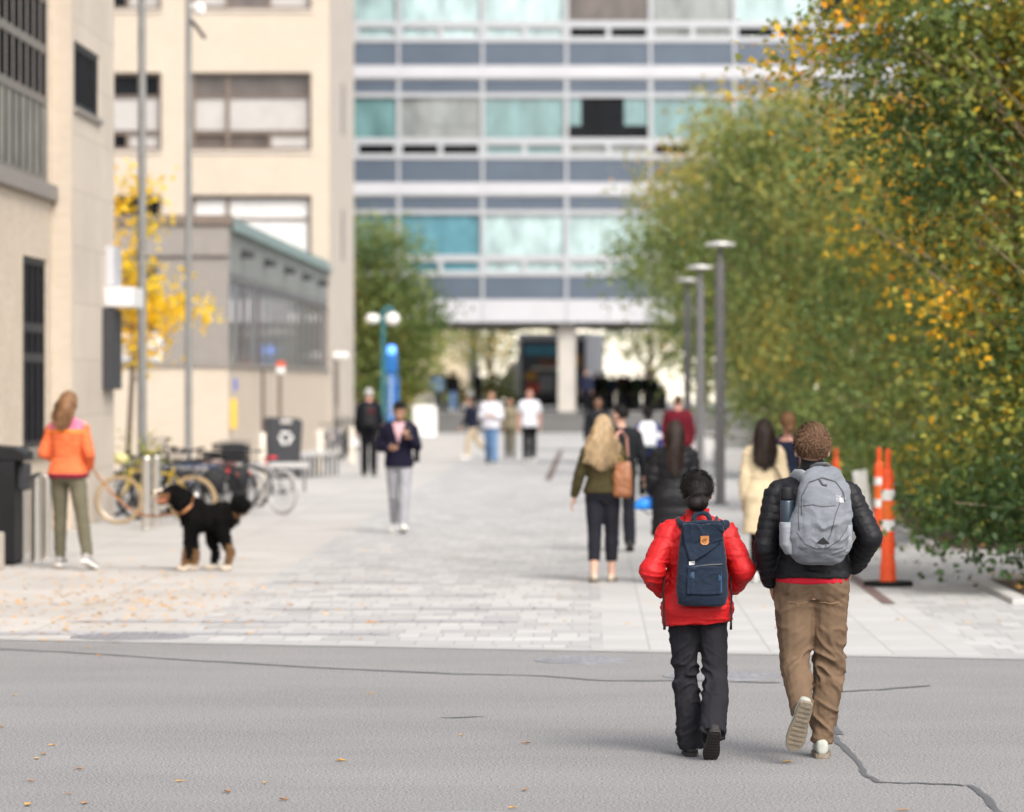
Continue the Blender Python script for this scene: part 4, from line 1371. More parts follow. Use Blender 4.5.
def arm_preset(kind, s, sh):
    if kind == 'hang':
        e = sh + V(.050 * s, -.025, -.285); w = e + V(.012 * s, .055, -.245); palm = V(-s, -.25, 0)
    elif kind == 'fwd':
        e = sh + V(.045 * s, .085, -.265); w = e + V(.0, .16, -.19); palm = V(-s, 0, -.2)
    elif kind == 'back':
        e = sh + V(.055 * s, -.15, -.24); w = e + V(.02 * s, -.06, -.24); palm = V(-s, .2, 0)
    elif kind == 'pocket':
        e = sh + V(.105 * s, -.11, -.25); w = e + V(-.055 * s, .165, -.17); palm = V(-s, 0, 0)
    elif kind == 'hold':      # forearm forward, hand in front of the belly
        e = sh + V(.06 * s, .02, -.28); w = e + V(-.13 * s, .20, .02); palm = V(-s, 0, .2)
    elif kind == 'phone':
        e = sh + V(.06 * s, .05, -.27); w = e + V(-.09 * s, .20, .13); palm = V(-.6 * s, -.6, .3)
    elif kind == 'strap':     # hand up at the shoulder strap
        e = sh + V(.10 * s, .02, -.26); w = e + V(-.07 * s, .19, .14); palm = V(-s, -.4, 0)
    else:
        e, w, palm = kind
        e = sh + V(e[0] * s, e[1], e[2]); w = e + V(w[0] * s, w[1], w[2]); palm = V(palm[0] * s, palm[1], palm[2])
    return e, w, palm.normalized()

def build_person(label, x, y, rot=0, H=1.75, sex='m', arms=('hang', 'hang'), legs=((8, 6, 0), (-10, 14, -8)), lean=0, head=(0, 0), top=None, bottom=None, shoes=None, hair=None, skin='light', vox=.016, group=None, z=0, seed=1, face=False, dx=(0, 0), extra=None, handvox=True, sit=False, waist_shirt=None, hemdrop=0, toes=None, kx=(0, 0)):
    """legs: per side (-x first) thigh pitch, knee bend, foot pitch in degrees; dx: sideways shift of each ankle"""
    k = H / 1.75
    Bq = BM if sex == 'm' else BF
    shx = .185 if sex == 'm' else .160
    shz = 1.415 if sex == 'm' else 1.405
    # ---- legs first, to find the ground
    hip_z = .915
    L1, L2 = .425, .415
    LG = []
    for i, s in enumerate((-1, 1)):
        a, b, c = legs[i]
        h = V(.088 * s, 0, hip_z)
        kn = h + V(dx[i] * .5 + kx[i], math.sin(R(a)) * L1, -math.cos(R(a)) * L1)
        an = kn + V(dx[i] * .5 - kx[i], math.sin(R(a - b)) * L2, -math.cos(R(a - b)) * L2)
        to = toes[i] if toes and toes[i] is not None else .10 * s
        f = V(to, math.cos(R(c)), math.sin(R(c))).normalized()
        u = V(0, -math.sin(R(c)), math.cos(R(c)))
        u = (u - f * u.dot(f)).normalized()
        LG.append([h, kn, an, f, u])
    low = min(min((an + f * t - u * .085).z for t in (-.07, .0, .10, .185)) for h, kn, an, f, u in LG)
    dz = -low
    for g_ in LG:
        for q in range(3):
            g_[q] = g_[q] + V(0, 0, dz)
    piv = V(0, 0, .93 + dz)
    ML = Matrix.Translation(piv) @ Matrix.Rotation(R(-lean), 4, 'X') @ Matrix.Translation(-piv)
    def T(p):
        return ML @ (Vector(p) + V(0, 0, dz))
    ARM = []
    for i, s in enumerate((-1, 1)):
        sh = V(shx * s, -.008, shz)
        e, w, palm = arm_preset(arms[i], s, sh)
        ARM.append([sh, e, w, palm])
    MH = Matrix.Translation(V(0, -.012, 1.50)) @ Matrix.Rotation(R(head[0]), 4, 'Z') @ Matrix.Rotation(R(-head[1]), 4, 'X') @ Matrix.Translation(-V(0, -.012, 1.50))
    def TH(p):
        return T(MH @ Vector(p))
    RH = (ML.to_3x3() @ MH.to_3x3()).to_4x4()
    def torso_secs(t, z0=None, z1=None, hem=None, flare=0, B=Bq, p=2.3, tilt=0):
        out = []
        zs = [b[0] for b in B]
        if z0 is not None:
            zs = [z0] + [q for q in zs if q > z0 + .02]
        if z1 is not None:
            zs = [q for q in zs if q < z1 - .01] + [z1]
        if z0 is not None and z0 < .80:
            zs = [z0, (z0 + .84) / 2] + zs[1:]
        for q in zs:
            rx, ry, yo = sec_at(B, q)
            fl = flare * max(0, (1.0 - q)) if flare else 0
            tt = t * (1.0 if q < 1.36 else max(.35, 1 - (q - 1.36) * 4))
            c = T((0, yo, q))
            R3 = ML.to_3x3()
            out.append((c, R3 @ V(rx + tt + fl, 0, tilt * (1 if q == zs[0] else 0)), R3 @ V(0, ry + tt + fl, 0), p))
        return out
    # ---- body: one continuous surface
    mb = MB()
    mb.loft(torso_secs(0), 20)
    mb.tube([T((0, -.015, 1.44)), T((0, -.008, 1.50)), TH((0, .002, 1.57))], [.062, .056, .056] if sex == 'm' else [.052, .047, .047], 12)
    hd = lambda c, r: mb.ell(TH(c), r, RH)
    hd((0, -.012, 1.655), (.077, .096, .098)); hd((0, .012, 1.60), (.066, .078, .078)); hd((0, .034, 1.562), (.050, .052, .042)); hd((0, .062, 1.535 + .012), (.022, .022, .018))
    if vox < .02:
        mb.tube([TH((0, .082, 1.645)), TH((0, .098, 1.618)), TH((0, .104, 1.602))], [.009, .012, .014], 8); hd((0, .098, 1.601), (.017, .013, .010))
        hd((0, .078, 1.568), (.026, .012, .007)); hd((0, .076, 1.557), (.021, .012, .007))
        for s in (-1, 1):
            hd((.030 * s, .070, 1.664), (.028, .016, .009))
            mb.ell(TH((.085 * s, -.006, 1.622)), (.010, .020, .032), RH @ Matrix.Rotation(R(14 * s), 4, 'Z'))
            hd((.040 * s, .058, 1.605), (.022, .02, .018))
    for i, s in enumerate((-1, 1)):
        sh, e, w, palm = ARM[i]
        shT, eT, wT = T(sh), T(e), T(w)
        mb.ell(shT, (.056, .056, .056))
        mb.tube([T(sh + V(-.05 * s, 0, .01)), shT, shT.lerp(eT, .5), eT], [.05, .052, .046, .040], 10)
        mb.ell(eT, (.041,) * 3)
        mb.tube([eT, eT.lerp(wT, .35), wT], [.040, .040, .027], 10)
        # hand
        d = (wT - eT).normalized()
        n = (ML.to_3x3() @ palm); n = (n - d * n.dot(d)).normalized()
        sd = d.cross(n).normalized()
        if sd.y < 0:
            sd = -sd                 # thumb side points forward
        secs = [(wT - d * .01, sd * .026, n * .019, 2), (wT + d * .02, sd * .034, n * .018, 2.4), (wT + d * .06, sd * .041, n * .016, 2.6), (wT + d * .088, sd * .040, n * .013, 2.6), (wT + d * .096, sd * .036, n * .010, 2.4)]
        mb.loft(secs, 14)
        curl = .5
        for fi, (off, ln, fr) in enumerate(((.030, .070, .0085), (.010, .079, .0088), (-.011, .073, .0084), (-.030, .057, .0076))):
            fr = max(fr, vox * .62)
            b0 = wT + d * .078 + sd * off
            p1 = b0 + d * (.015 + ln * .42) + n * ln * .06
            d2 = (d + n * (curl + .1 * fi)).normalized()
            p2 = p1 + d2 * ln * .36
            d3 = (d2 + n * curl * 1.4).normalized()
            p3 = p2 + d3 * ln * .30
            mb.tube([b0, p1, p2, p3], [fr, fr, fr * .94, fr * .8], 7)
            mb.ell(p3, (fr * .8,) * 3, None, 8, 6)
        t0 = wT + d * .025 + sd * .024 + n * .006
        t1 = t0 + (d * .6 + sd * .65 + n * .25).normalized() * .042
        t2 = t1 + (d * .9 + sd * .25 + n * .35).normalized() * .030
        fr = max(.010, vox * .65)
        mb.tube([t0, t1, t2], [fr * 1.15, fr, fr * .85], 7); mb.ell(t2, (fr * .85,) * 3, None, 8, 6)
    for i, s in enumerate((-1, 1)):
        h, kn, an, f, u = LG[i]
        mb.ell(h + V(0, 0, .0), (.085, .09, .095))
        mb.tube([h + V(-.01 * s, 0, .03), h.lerp(kn, .3), h.lerp(kn, .75), kn], [.086, .082, .062, .054], 12)
        mb.ell(kn, (.054,) * 3)
        mb.tube([kn, kn.lerp(an, .3) + V(0, -.008, 0), an], [.053, .054, .036], 12)
        mb.tube([an - f * .045 - u * .03, an + f * .02 - u * .025, an + f * .10 - u * .042, an + f * .15 - u * .048], [.030, .034, .030, .020], 10, True, .75)
        mb.ell(an - u * .01, (.038, .042, .045))
    me = remesh(mb, vox, 2)
    def S_(me_):
        co, _ = get_co(me_); set_co(me_, co * k); return me_
    def child(name, me_, m, smooth=True, par=None):
        S_(me_); me_.materials.clear(); me_.materials.append(m)
        return link(name, me_, par or root, smooth)
    S_(me); me.materials.clear(); me.materials.append(SKIN[skin])
    root = link('person', me, None, True)
    tag(root, label, 'person', group)
    root.location = (x, y, z)
    root.rotation_euler = (0, 0, rot)
    # ---- trousers
    bt = dict(m=None, th=.100, kn=.078, an=.070, cuff=.10, w=.006, sc=7)
    bt.update(bottom or {})
    if bt['m'] is not None:
        mb = MB()
        zt = bt.get('zt', 1.03)
        hipz = [q for q in torso_secs(.026, .84, zt, p=2.6)]
        hipz = [(c_, u_ * f_, v_ * f_, p_) for (c_, u_, v_, p_), f_ in zip(hipz, [.80, .97] + [1] * 20)]
        mb.loft(hipz, 20)
        for i, s in enumerate((-1, 1)):
            h, kn, an, f, u = LG[i]
            e = kn.lerp(an, 1 - bt['cuff'] / L2 + .12 * 0)
            d_ = (an - kn).normalized()
            e = an - d_ * (bt['cuff'] - .085)
            mb.ell(h + V(-.004 * s, -.008, .005), (bt['th'] * 1.0, bt['th'] * 1.22, .135))
            mb.tube([h + V(-.012 * s, -.004, .05), h + V(-.002 * s, -.008, -.03), h.lerp(kn, .3), h.lerp(kn, .6), h.lerp(kn, .85), kn], [bt['th'] * .92, bt['th'], bt['th'] * .93, (bt['th'] + bt['kn']) / 2 * .98, bt['kn'] * 1.02, bt['kn']], 14)
            mb.ell(kn, (bt['kn'],) * 3)
            mb.tube([kn, kn.lerp(e, .35) + V(0, -.006, 0), kn.lerp(e, .75), e], [bt['kn'], (bt['kn'] * .55 + bt['an'] * .45) + .004, bt['an'] + .002, bt['an']], 14)
        me = remesh(mb, vox * .9, 3)
        kz = (LG[0][1].z + LG[1][1].z) / 2
        def wf(co):
            zz = co[:, 2]
            return .40 + .9 * np.exp(-((zz - kz + .02) / .12) ** 2) + 1.4 * np.exp(-((zz - .13) / .09) ** 2) + .5 * np.exp(-((zz - .86) / .06) ** 2)
        wrinkle(me, bt['w'], bt['sc'], seed + 5, w=wf, aniso=(1, 1, 1.5), diag=.7)
        child('trousers', me, bt['m'])
    # ---- top
    tp = dict(m=None, t=.025, hem=.86, sleeve=.058, cuffr=.045, puffs=None, w=.006, sc=6, collar=None, short=False, flare=0, up=1.488, p=2.4, tilt=0, slen=1.0)
    tp.update(top or {})
    if tp['m'] is not None:
        mb = MB()
        t = tp['t']
        mb.loft(torso_secs(t, tp['hem'], tp['up'], flare=tp['flare'], p=tp['p'], tilt=tp['tilt']), 24)
        segl = [[T((0, 0, tp['hem'])), T((0, 0, 1.55))]]
        for i, s in enumerate((-1, 1)):
            sh, e, w, palm = ARM[i]
            shT, eT, wT = T(sh), T(e), T(w)
            sr = tp['sleeve']
            mb.ell(T(sh + V(-.018 * s, 0, -.012)), (sr * 1.04, sr * 1.10, sr * 1.06))
            mb.tube([T(sh + V(-.08 * s, 0, .012)), T(sh + V(-.012 * s, 0, -.005)), shT.lerp(eT, .35)], [sr * .9, sr * 1.05, sr * 1.05], 12)
            mb.tube([T(V(.035 * s, -.012, 1.462)), T(sh + V(-.055 * s, -.004, .022)), T(sh + V(-.0 * s, 0, -.002))], [.050, sr * .80, sr * .98], 12)
            if tp['short']:
                mb.tube([shT, shT.lerp(eT, .4), shT.lerp(eT, .72)], [sr * 1.05, sr, sr * 1.02], 12)
            else:
                wE = eT.lerp(wT, tp['slen'])
                mb.tube([shT, shT.lerp(eT, .5), eT], [sr * 1.08, sr * 1.02, sr], 14)
                mb.ell(eT, (sr * 1.0,) * 3)
                mb.tube([eT, eT.lerp(wE, .45), eT.lerp(wE, .88), wE], [sr, sr * .95, tp['cuffr'] * 1.12, tp['cuffr']], 14)
            segl.append([T(sh + V(0, 0, .05)), eT, wT])
        if tp['collar']:
            zc, rc = tp['collar']
            mb.loft([(T((0, -.012, 1.44)), V(rc * 1.30, 0, 0), V(0, rc * 1.2, 0), 2), (T((0, -.010, 1.475)), V(rc * 1.08, 0, 0), V(0, rc * 1.02, .008), 2), (T((0, -.006, zc)), V(rc, 0, 0), V(0, rc, -.012), 2)], 18)
        me = remesh(mb, vox * .9, 3)
        wrinkle(me, tp['w'], tp['sc'], seed, puffs=(tp['puffs'][0], tp['puffs'][1], segl) if tp['puffs'] else None)
        topo = child(tp.get('name', 'jacket'), me, tp['m'])
        for z0_, z1_, m_, xm_ in tp.get('zones', []):
            me.materials.append(m_)
            for p_ in me.polygons:
                c_ = p_.center / k
                if z0_ <= c_.z - dz + .004 * noise.noise(V(c_.x * 25, c_.y * 25, 0)) < z1_ and abs(c_.x) < xm_:
                    p_.material_index = len(me.materials) - 1
    if waist_shirt:
        m_, z0, z1, tt = waist_shirt
        mb = MB(); mb.loft(torso_secs(tt, z0, z1, p=2.5), 24)
        me = remesh(mb, .010, 2); wrinkle(me, .005, 9, seed + 2)
        child('shirt', me, m_)
    # ---- shoes
    so_ = dict(m=None, sole=None, low=True, h=.075)
    so_.update(shoes or {})
    if so_['m'] is not None:
        for i, s in enumerate((-1, 1)):
            h, kn, an, f, u = LG[i]
            r_ = f.cross(u)
            o_ = an - u * .085
            prof = [(-.078, .016), (-.070, .030), (-.03, .038), (.03, .037), (.09, .047), (.14, .048), (.18, .038), (.20, .018)]
            top_h = [(-.078, .055), (-.068, .078), (-.03, .088), (.03, .085), (.08, .062), (.13, .050), (.18, .038), (.197, .026)]
            mb = MB()
            secs = []
            for (tt, wd), (_, hh) in zip(prof, top_h):
                hh = hh * so_['h'] / .075
                secs.append((o_ + f * tt + u * (.018 + hh / 2), r_ * wd, u * (hh / 2), 2.6))
            mb.loft(secs, 16)
            if not so_.get('flat'):
                mb.tube([an - u * .02, an + u * .0], [.044, .042], 12)
            me = remesh(mb, .009 if vox < .01 else .012, 2)
            sh_ = child('shoe', me, so_['m'])
            mb = MB()
            n_ = len(prof)
            pts = [(tt, wd * 1.07 + .001) for tt, wd in prof] + [(tt, -wd * 1.07 - .001) for tt, wd in reversed(prof)]
            vs = [(o_ + f * (tt * 1.03) + r_ * wd + u * zz) for zz in (0, .006, .026) for tt, wd in [(q[0] * (1 if zz else .985), q[1] * (1 if zz else .93)) for q in pts]]
            N = len(pts)
            fs = [tuple(range(N - 1, -1, -1)), tuple(range(2 * N, 3 * N))]
            for j in range(2):
                fs += [(j * N + q, j * N + (q + 1) % N, (j + 1) * N + (q + 1) % N, (j + 1) * N + q) for q in range(N)]
            mb.add(vs, fs)
            if vox < .01:                      # tread: low ribs across the sole
                for q in range(9):
                    tt = -.055 + q * .027
                    wd = np.interp(tt, [a for a, _ in prof], [b for _, b in prof]) * .8
                    c = o_ + f * tt
                    vs = [c + r_ * (a * wd) + f * (b * .006) - u * (.004 * e_) for e_ in (0, 1) for a in (-1, 1) for b in (-1, 1)]
                    mb.add(vs, [(0, 1, 3, 2), (4, 6, 7, 5), (0, 4, 5, 1), (2, 3, 7, 6), (0, 2, 6, 4), (1, 5, 7, 3)])
            me = mb.mesh('sole'); S_(me); me.materials.append(so_['sole'])
            link('sole', me, sh_)
    # ---- hair
    if hair:
        ht, hm = hair[0], HAIR[hair[1]]
        g = random.Random(seed + 77)
        mb = MB()
        c0 = V(0, -.014, 1.655)
        thick = {'curly': .012, 'short': .010, 'bun': .020, 'long': .014, 'cap': .008, 'bald': .002, 'tail': .012}[ht]
        rad = V(.077 + thick * (.45 if ht in ('curly', 'short') else 1), .096 + thick, .098 + thick)
        nu, nv = 36, 26
        def is_hair(d):
            if d.y > .25:
                return d.z > .32 + .35 * (d.y - .25) * (1.6 if ht == 'bald' else 1)
            if abs(d.x) > .55 and d.y > -.15:
                return d.z > -.12
            return d.z > (-.78 if ht in ('long', 'bun', 'tail') else -.50 + .16 * noise.noise(d * 9))
        idx = {}
        vs, fs = [], []
        for j in range(nv + 1):
            b = -math.pi / 2 + math.pi * j / nv
            for i in range(nu):
                a = 2 * math.pi * i / nu
                d = V(math.cos(a) * math.cos(b), math.sin(a) * math.cos(b), math.sin(b))
                nn = noise.noise(d * (7 if ht == 'curly' else 4) + V(seed, 0, 0)) * (.018 if ht == 'curly' else (.014 if ht == 'bun' else .006))
                rr = 1 + nn / .09
                p = c0 + V(d.x * rad.x * rr, d.y * rad.y * rr, d.z * rad.z * rr)
                if d.z < -.35:
                    p.z += (-.35 - d.z) * -.005; p = c0 + (p - c0) * (1 - .16 * (-.35 - d.z) / .6)
                idx[(i, j)] = (len(vs), is_hair(d)); vs.append(TH(p))
        for j in range(nv):
            for i in range(nu):
                q = [idx[(i, j)], idx[((i + 1) % nu, j)], idx[((i + 1) % nu, j + 1)], idx[(i, j + 1)]]
                if sum(1 for a in q if a[1]) >= 3:
                    fs.append(tuple(a[0] for a in q))
        mb.add(vs, fs)
        def strand(pts, w):
            vs, fs = [], []
            for q, p in enumerate(pts):
                d = (pts[min(q + 1, len(pts) - 1)] - pts[max(0, q - 1)])
                sd = d.cross(p - TH(c0)); sd = sd.normalized() if sd.length > 1e-6 else V(1, 0, 0)
                ww = w * (1 - .75 * q / (len(pts) - 1))
                vs += [p - sd * ww, p + sd * ww]
            for q in range(len(pts) - 1):
                fs.append((2 * q, 2 * q + 1, 2 * q + 3, 2 * q + 2))
            mb.add(vs, fs)
        det = vox < .01
        if ht in ('curly', 'short', 'bun', 'tail'):
            nS = {'curly': 3600 if det else 260, 'short': 240 if not det else 900, 'bun': 900 if det else 200, 'tail': 200}[ht]
            while nS:
                d = V(g.gauss(0, 1), g.gauss(0, 1), g.gauss(0, 1)).normalized()
                if not is_hair(d):
                    continue
                nS -= 1
                p = c0 + V(d.x * rad.x, d.y * rad.y, d.z * rad.z) * .98
                ln = {'curly': g.uniform(.008, .030) * (1.0 if d.z > .1 else max(.35, 1.0 + d.z * 1.3 - .13)), 'short': g.uniform(.006, .016), 'bun': g.uniform(.008, .02), 'tail': .01}[ht]
                if ht == 'bun':
                    tgt = V(0, -.14, 1.575) - p
                    dd = (tgt - d * tgt.dot(d)).normalized()
                    sd_ = d.cross(dd); wv_ = g.uniform(-.009, .009)
                    pts = [TH(p), TH(p + dd * .015 + d * .006 + sd_ * wv_), TH(p + dd * .03 + d * .010 - sd_ * wv_), TH(p + dd * .045 + d * .006 + sd_ * wv_), TH(p + dd * .06 + d * g.uniform(-.002, .014))]
                else:
                    tang = d.cross(V(g.gauss(0, 1), g.gauss(0, 1), g.gauss(0, 1))).normalized()
                    down = V(0, -.1, -.5)
                    t2 = d.cross(tang)
                    pts = []
                    for q in range(5):
                        f_ = q / 4
                        ang = f_ * 4.2
                        pts.append(TH(p + d * ln * f_ + (tang * math.sin(ang) + t2 * (1 - math.cos(ang)) + down * f_ * .6) * ln * .55))
                strand(pts, (.0036 if ht == 'curly' else .003) if det else .006)
        if ht == 'bun':
            bc = V(.010, -.125, 1.570)
            mb.ell(TH(bc), (.056, .045, .048), RH)
            for q in range(150 if det else 40):
                a = g.uniform(0, 6.28); b = g.uniform(-1.2, 1.2); r0 = g.uniform(.85, 1.15)
                pts = []
                for e_ in range(6):
                    aa = a + e_ * .35
                    pts.append(TH(bc + V(math.cos(aa) * .058 * r0, -abs(math.sin(b)) * .035 + math.sin(aa * .5 + b) * .03, math.sin(aa) * .050 * r0)))
                strand(pts, .004)
            for q in range(170 if det else 14):          # loose ends around the bun and at the sides
                d = V(g.uniform(-1, 1), -.8, g.uniform(-.8, -.2)).normalized()
                p = c0 + V(d.x * .088, d.y * .1, d.z * .11)
                v1 = V(g.uniform(-.02, .02), g.uniform(-.02, .0), -.02)
                strand([TH(p), TH(p + v1 + V(0, -.01, 0)), TH(p + v1 * 2 + V(g.uniform(-.015, .015), 0, 0))], .003)
        if ht in ('long', 'tail'):
            hl = hair[2] if len(hair) > 2 else .42
            wv = hair[3] if len(hair) > 3 else .012
            nS = 900 if ht == 'long' else 160
            tb = (tp['t'] if tp['m'] is not None else 0) * .6
            sw_ = hair[4] if len(hair) > 4 else .125
            if ht == 'long':                # inner volume, ends well above the tips
                mb.loft([(TH(V(0, -.04, 1.70)), V(.060, 0, 0), V(0, .056, 0), 2), (TH(V(0, -.050, 1.60)), V(.076, 0, 0), V(0, .048, 0), 2), (T(V(0, -.075 - tb, 1.50)), V(sw_ * .66, 0, 0), V(0, .040, 0), 2.2), (T(V(0, -.112 - tb, 1.42)), V(sw_ * .70, 0, 0), V(0, .022, 0), 2.4), (T(V(.0, -.122 - tb, max(zb_ := 1.62 - hl * .75, 1.2))), V(sw_ * .45, 0, 0), V(0, .010, 0), 2.4)], 18)
            while nS:
                d = V(g.gauss(0, 1), g.gauss(0, 1), g.gauss(0, 1)).normalized()
                if not is_hair(d) or d.y > .3:
                    continue
                nS -= 1
                p = c0 + V(d.x * rad.x, d.y * rad.y, d.z * rad.z)
                ex = d.x * (sw_ if ht == 'long' else .03) * g.uniform(.6, 1.12) + g.uniform(-.02, .02)
                back = -.118 - g.uniform(.012, .045) - (t_out := (tp['t'] if tp['m'] is not None else 0)) * .6
                zz = 1.62 - hl * g.uniform(.55, 1.06) * (1.0 - .22 * abs(d.x))
                ph = g.uniform(0, 6)
                pts = [TH(p), TH(p + V(d.x * .02, -.02, -.05))]
                for q in range(1, 7):
                    f_ = q / 6
                    zc = (p.z - .05) * (1 - f_) + zz * f_
                    yb = (p.y - .02) * (1 - min(1, f_ * 1.7)) + back * min(1, f_ * 1.7)
                    pts.append((T if f_ > .3 else TH)(V((p.x * 1.15) * (1 - f_) + ex * f_ + wv * math.sin(ph + f_ * 9), yb + wv * .4 * math.cos(ph + f_ * 8), zc)))
                strand(pts, .008)
        me = mb.mesh('hair')
        if ht == 'cap':
            pass
        child('hair', me, hm)
    if face:
        for s in (-1, 1):
            mb = MB(); mb.ell(TH((.030 * s, .074, 1.652)), (.013, .008, .007), RH, 10, 6)
            me = mb.mesh('eye'); child('eye', me, M['black_plastic'])
            mb = MB(); mb.ell(TH((.031 * s, .083, 1.674)), (.020, .006, .005), RH, 10, 6)
            me = mb.mesh('eyebrow'); child('eyebrow', me, HAIR[hair[1]] if hair else HAIR['dark'])
    root['k'] = k
    info = dict(root=root, T=T, TH=TH, k=k, LG=LG, ARM=ARM, sec=lambda z_: sec_at(Bq, z_), dz=dz)
    def toworld(p):
        return Matrix.Translation(V(x, y, z)) @ Matrix.Rotation(rot, 4, 'Z') @ (Vector(p) * k)
    info['W'] = toworld
    return info

C = {}
for n_, c_ in dict(red_nylon=(.62, .012, .014), black_denim=(.018, .0175, .021), black_nylon=(.014, .014, .018), khaki=(.142, .094, .060), red_knit=(.50, .018, .035), orange_fleece=(.66, .145, .055), sage=(.115, .105, .072), navy_knit=(.011, .010, .024), grey_chino=(.30, .30, .33), olive_knit=(.045, .037, .016), charcoal=(.015, .0155, .021), black_wool=(.009, .009, .012), cream_wool=(.66, .54, .36), maroon=(.10, .008, .016), white_cotton=(.80, .80, .86), grey_fleece=(.62, .61, .67), blue_denim=(.12, .21, .36), dark_suit=(.015, .017, .020), tan_cotton=(.48, .39, .28), olive_cotton=(.20, .17, .115), navy_cotton=(.016, .02, .04), jersey_blue=(.05, .06, .20), stone_cotton=(.36, .32, .25), sky_denim=(.16, .26, .46), black_cotton=(.007, .007, .009), pink_cotton=(.52, .33, .36), dark_green=(.03, .06, .045), tan_jacket=(.22, .14, .08)).items():
    C[n_] = cloth(n_, c_)
C['red_nylon'] = cloth('red_nylon', (.45, .008, .010), .58, .12, 6, .25, 60, 0, .3)
C['black_nylon'] = cloth('black_nylon', (.006, .006, .008), .58, .15, 6, .3, 60, 0, .28)
C['puffer_black'] = cloth('puffer_black', (.006, .006, .008), .55, .15, 6, .3, 60, 0, .25)
C['shoe_black'] = mat('shoe_black', (.014, .012, .012), .6, bump=.2)
C['sole_black'] = mat('sole_black', (.016, .012, .011), .7, var=.2, vscale=20, bump=.3, bscale=90)
C['shoe_sage'] = mat('shoe_sage', (.36, .37, .33), .75, var=.12, vscale=12, bump=.2)
C['sole_tan'] = mat('sole_tan', (.20, .165, .12), .75, var=.2, vscale=20, bump=.3, bscale=90)
C['shoe_white'] = mat('shoe_white', (.72, .71, .69), .6)
C['sole_white'] = mat('sole_white', (.74, .73, .70), .7)
C['shoe_flat'] = mat('shoe_flat', (.50, .42, .33), .6)
C['shoe_grey'] = mat('shoe_grey', (.30, .285, .28), .65)
SH = lambda a, b, **k: dict(m=C[a], sole=C[b], **k)

# the pair in focus -------------------------------------------------------
s_ = 186.0
wx, wy = (697 - CX) / s_, FPX / s_
WOM = build_person('person in a red puffer jacket and black jeans walking away with a navy backpack', wx, wy, 0, 1.505, 'f',
    arms=(((.125, -.11, -.255), (-.075, .225, -.12), (-1, 0, 0)), ((.125, -.11, -.245), (-.075, .225, -.12), (-1, 0, 0))),
    legs=((3, 4, 0), (-6, 36, -46)), dx=(.050, .005), kx=(-.008, .024), toes=(-.02, -.10),
    top=dict(m=C['red_nylon'], t=.060, hem=.815, sleeve=.078, cuffr=.058, puffs=(.14, .011), w=.010, sc=7, collar=(1.535, .078), up=1.50, tilt=.02),
    bottom=dict(m=C['black_denim'], th=.104, kn=.078, an=.080, cuff=.045, w=.017, sc=7.5),
    shoes=SH('shoe_black', 'sole_black', h=.07), hair=('bun', 'black'), skin='tan', vox=.0085, seed=3, head=(-6, 4))
s_ = 187.0
mx_, my_ = (812 - CX) / s_, FPX / s_
MAN = build_person('tall person in a black quilted jacket and brown chinos walking away with a grey backpack', mx_, my_, 0, 1.755, 'm',
    arms=(((.066, -.07, -.29), (-.04, .165, -.205), (-1, 0, 0)), ((.118, -.12, -.240), (-.085, .185, -.17), (-1, 0, 0))),
    legs=((-4, 56, -70), (5, 6, 0)), dx=(.014, -.034), kx=(-.010, .018), toes=(-.26, .03),
    top=dict(m=C['black_nylon'], t=.046, hem=.955, sleeve=.067, cuffr=.050, puffs=(.046, .0055), w=.008, sc=7, collar=(1.590, .066), up=1.49, p=2.3),
    bottom=dict(m=C['khaki'], th=.116, kn=.083, an=.063, cuff=.075, w=.021, sc=7.5, zt=1.0),
    shoes=SH('shoe_sage', 'sole_tan', h=.08), hair=('curly', 'brown'), skin='light', vox=.0085, seed=9, waist_shirt=(C['red_knit'], .925, .968, .030))

# ------------------------------------------------------------------ the two backpacks in focus
from mathutils.bvhtree import BVHTree
def soft(mb, vox, amp, sc, seed, it=3, aniso=(1, 1, 1.5)):
    me = remesh(mb, vox, it)
    wrinkle(me, amp, sc, seed, aniso=aniso)
    return me

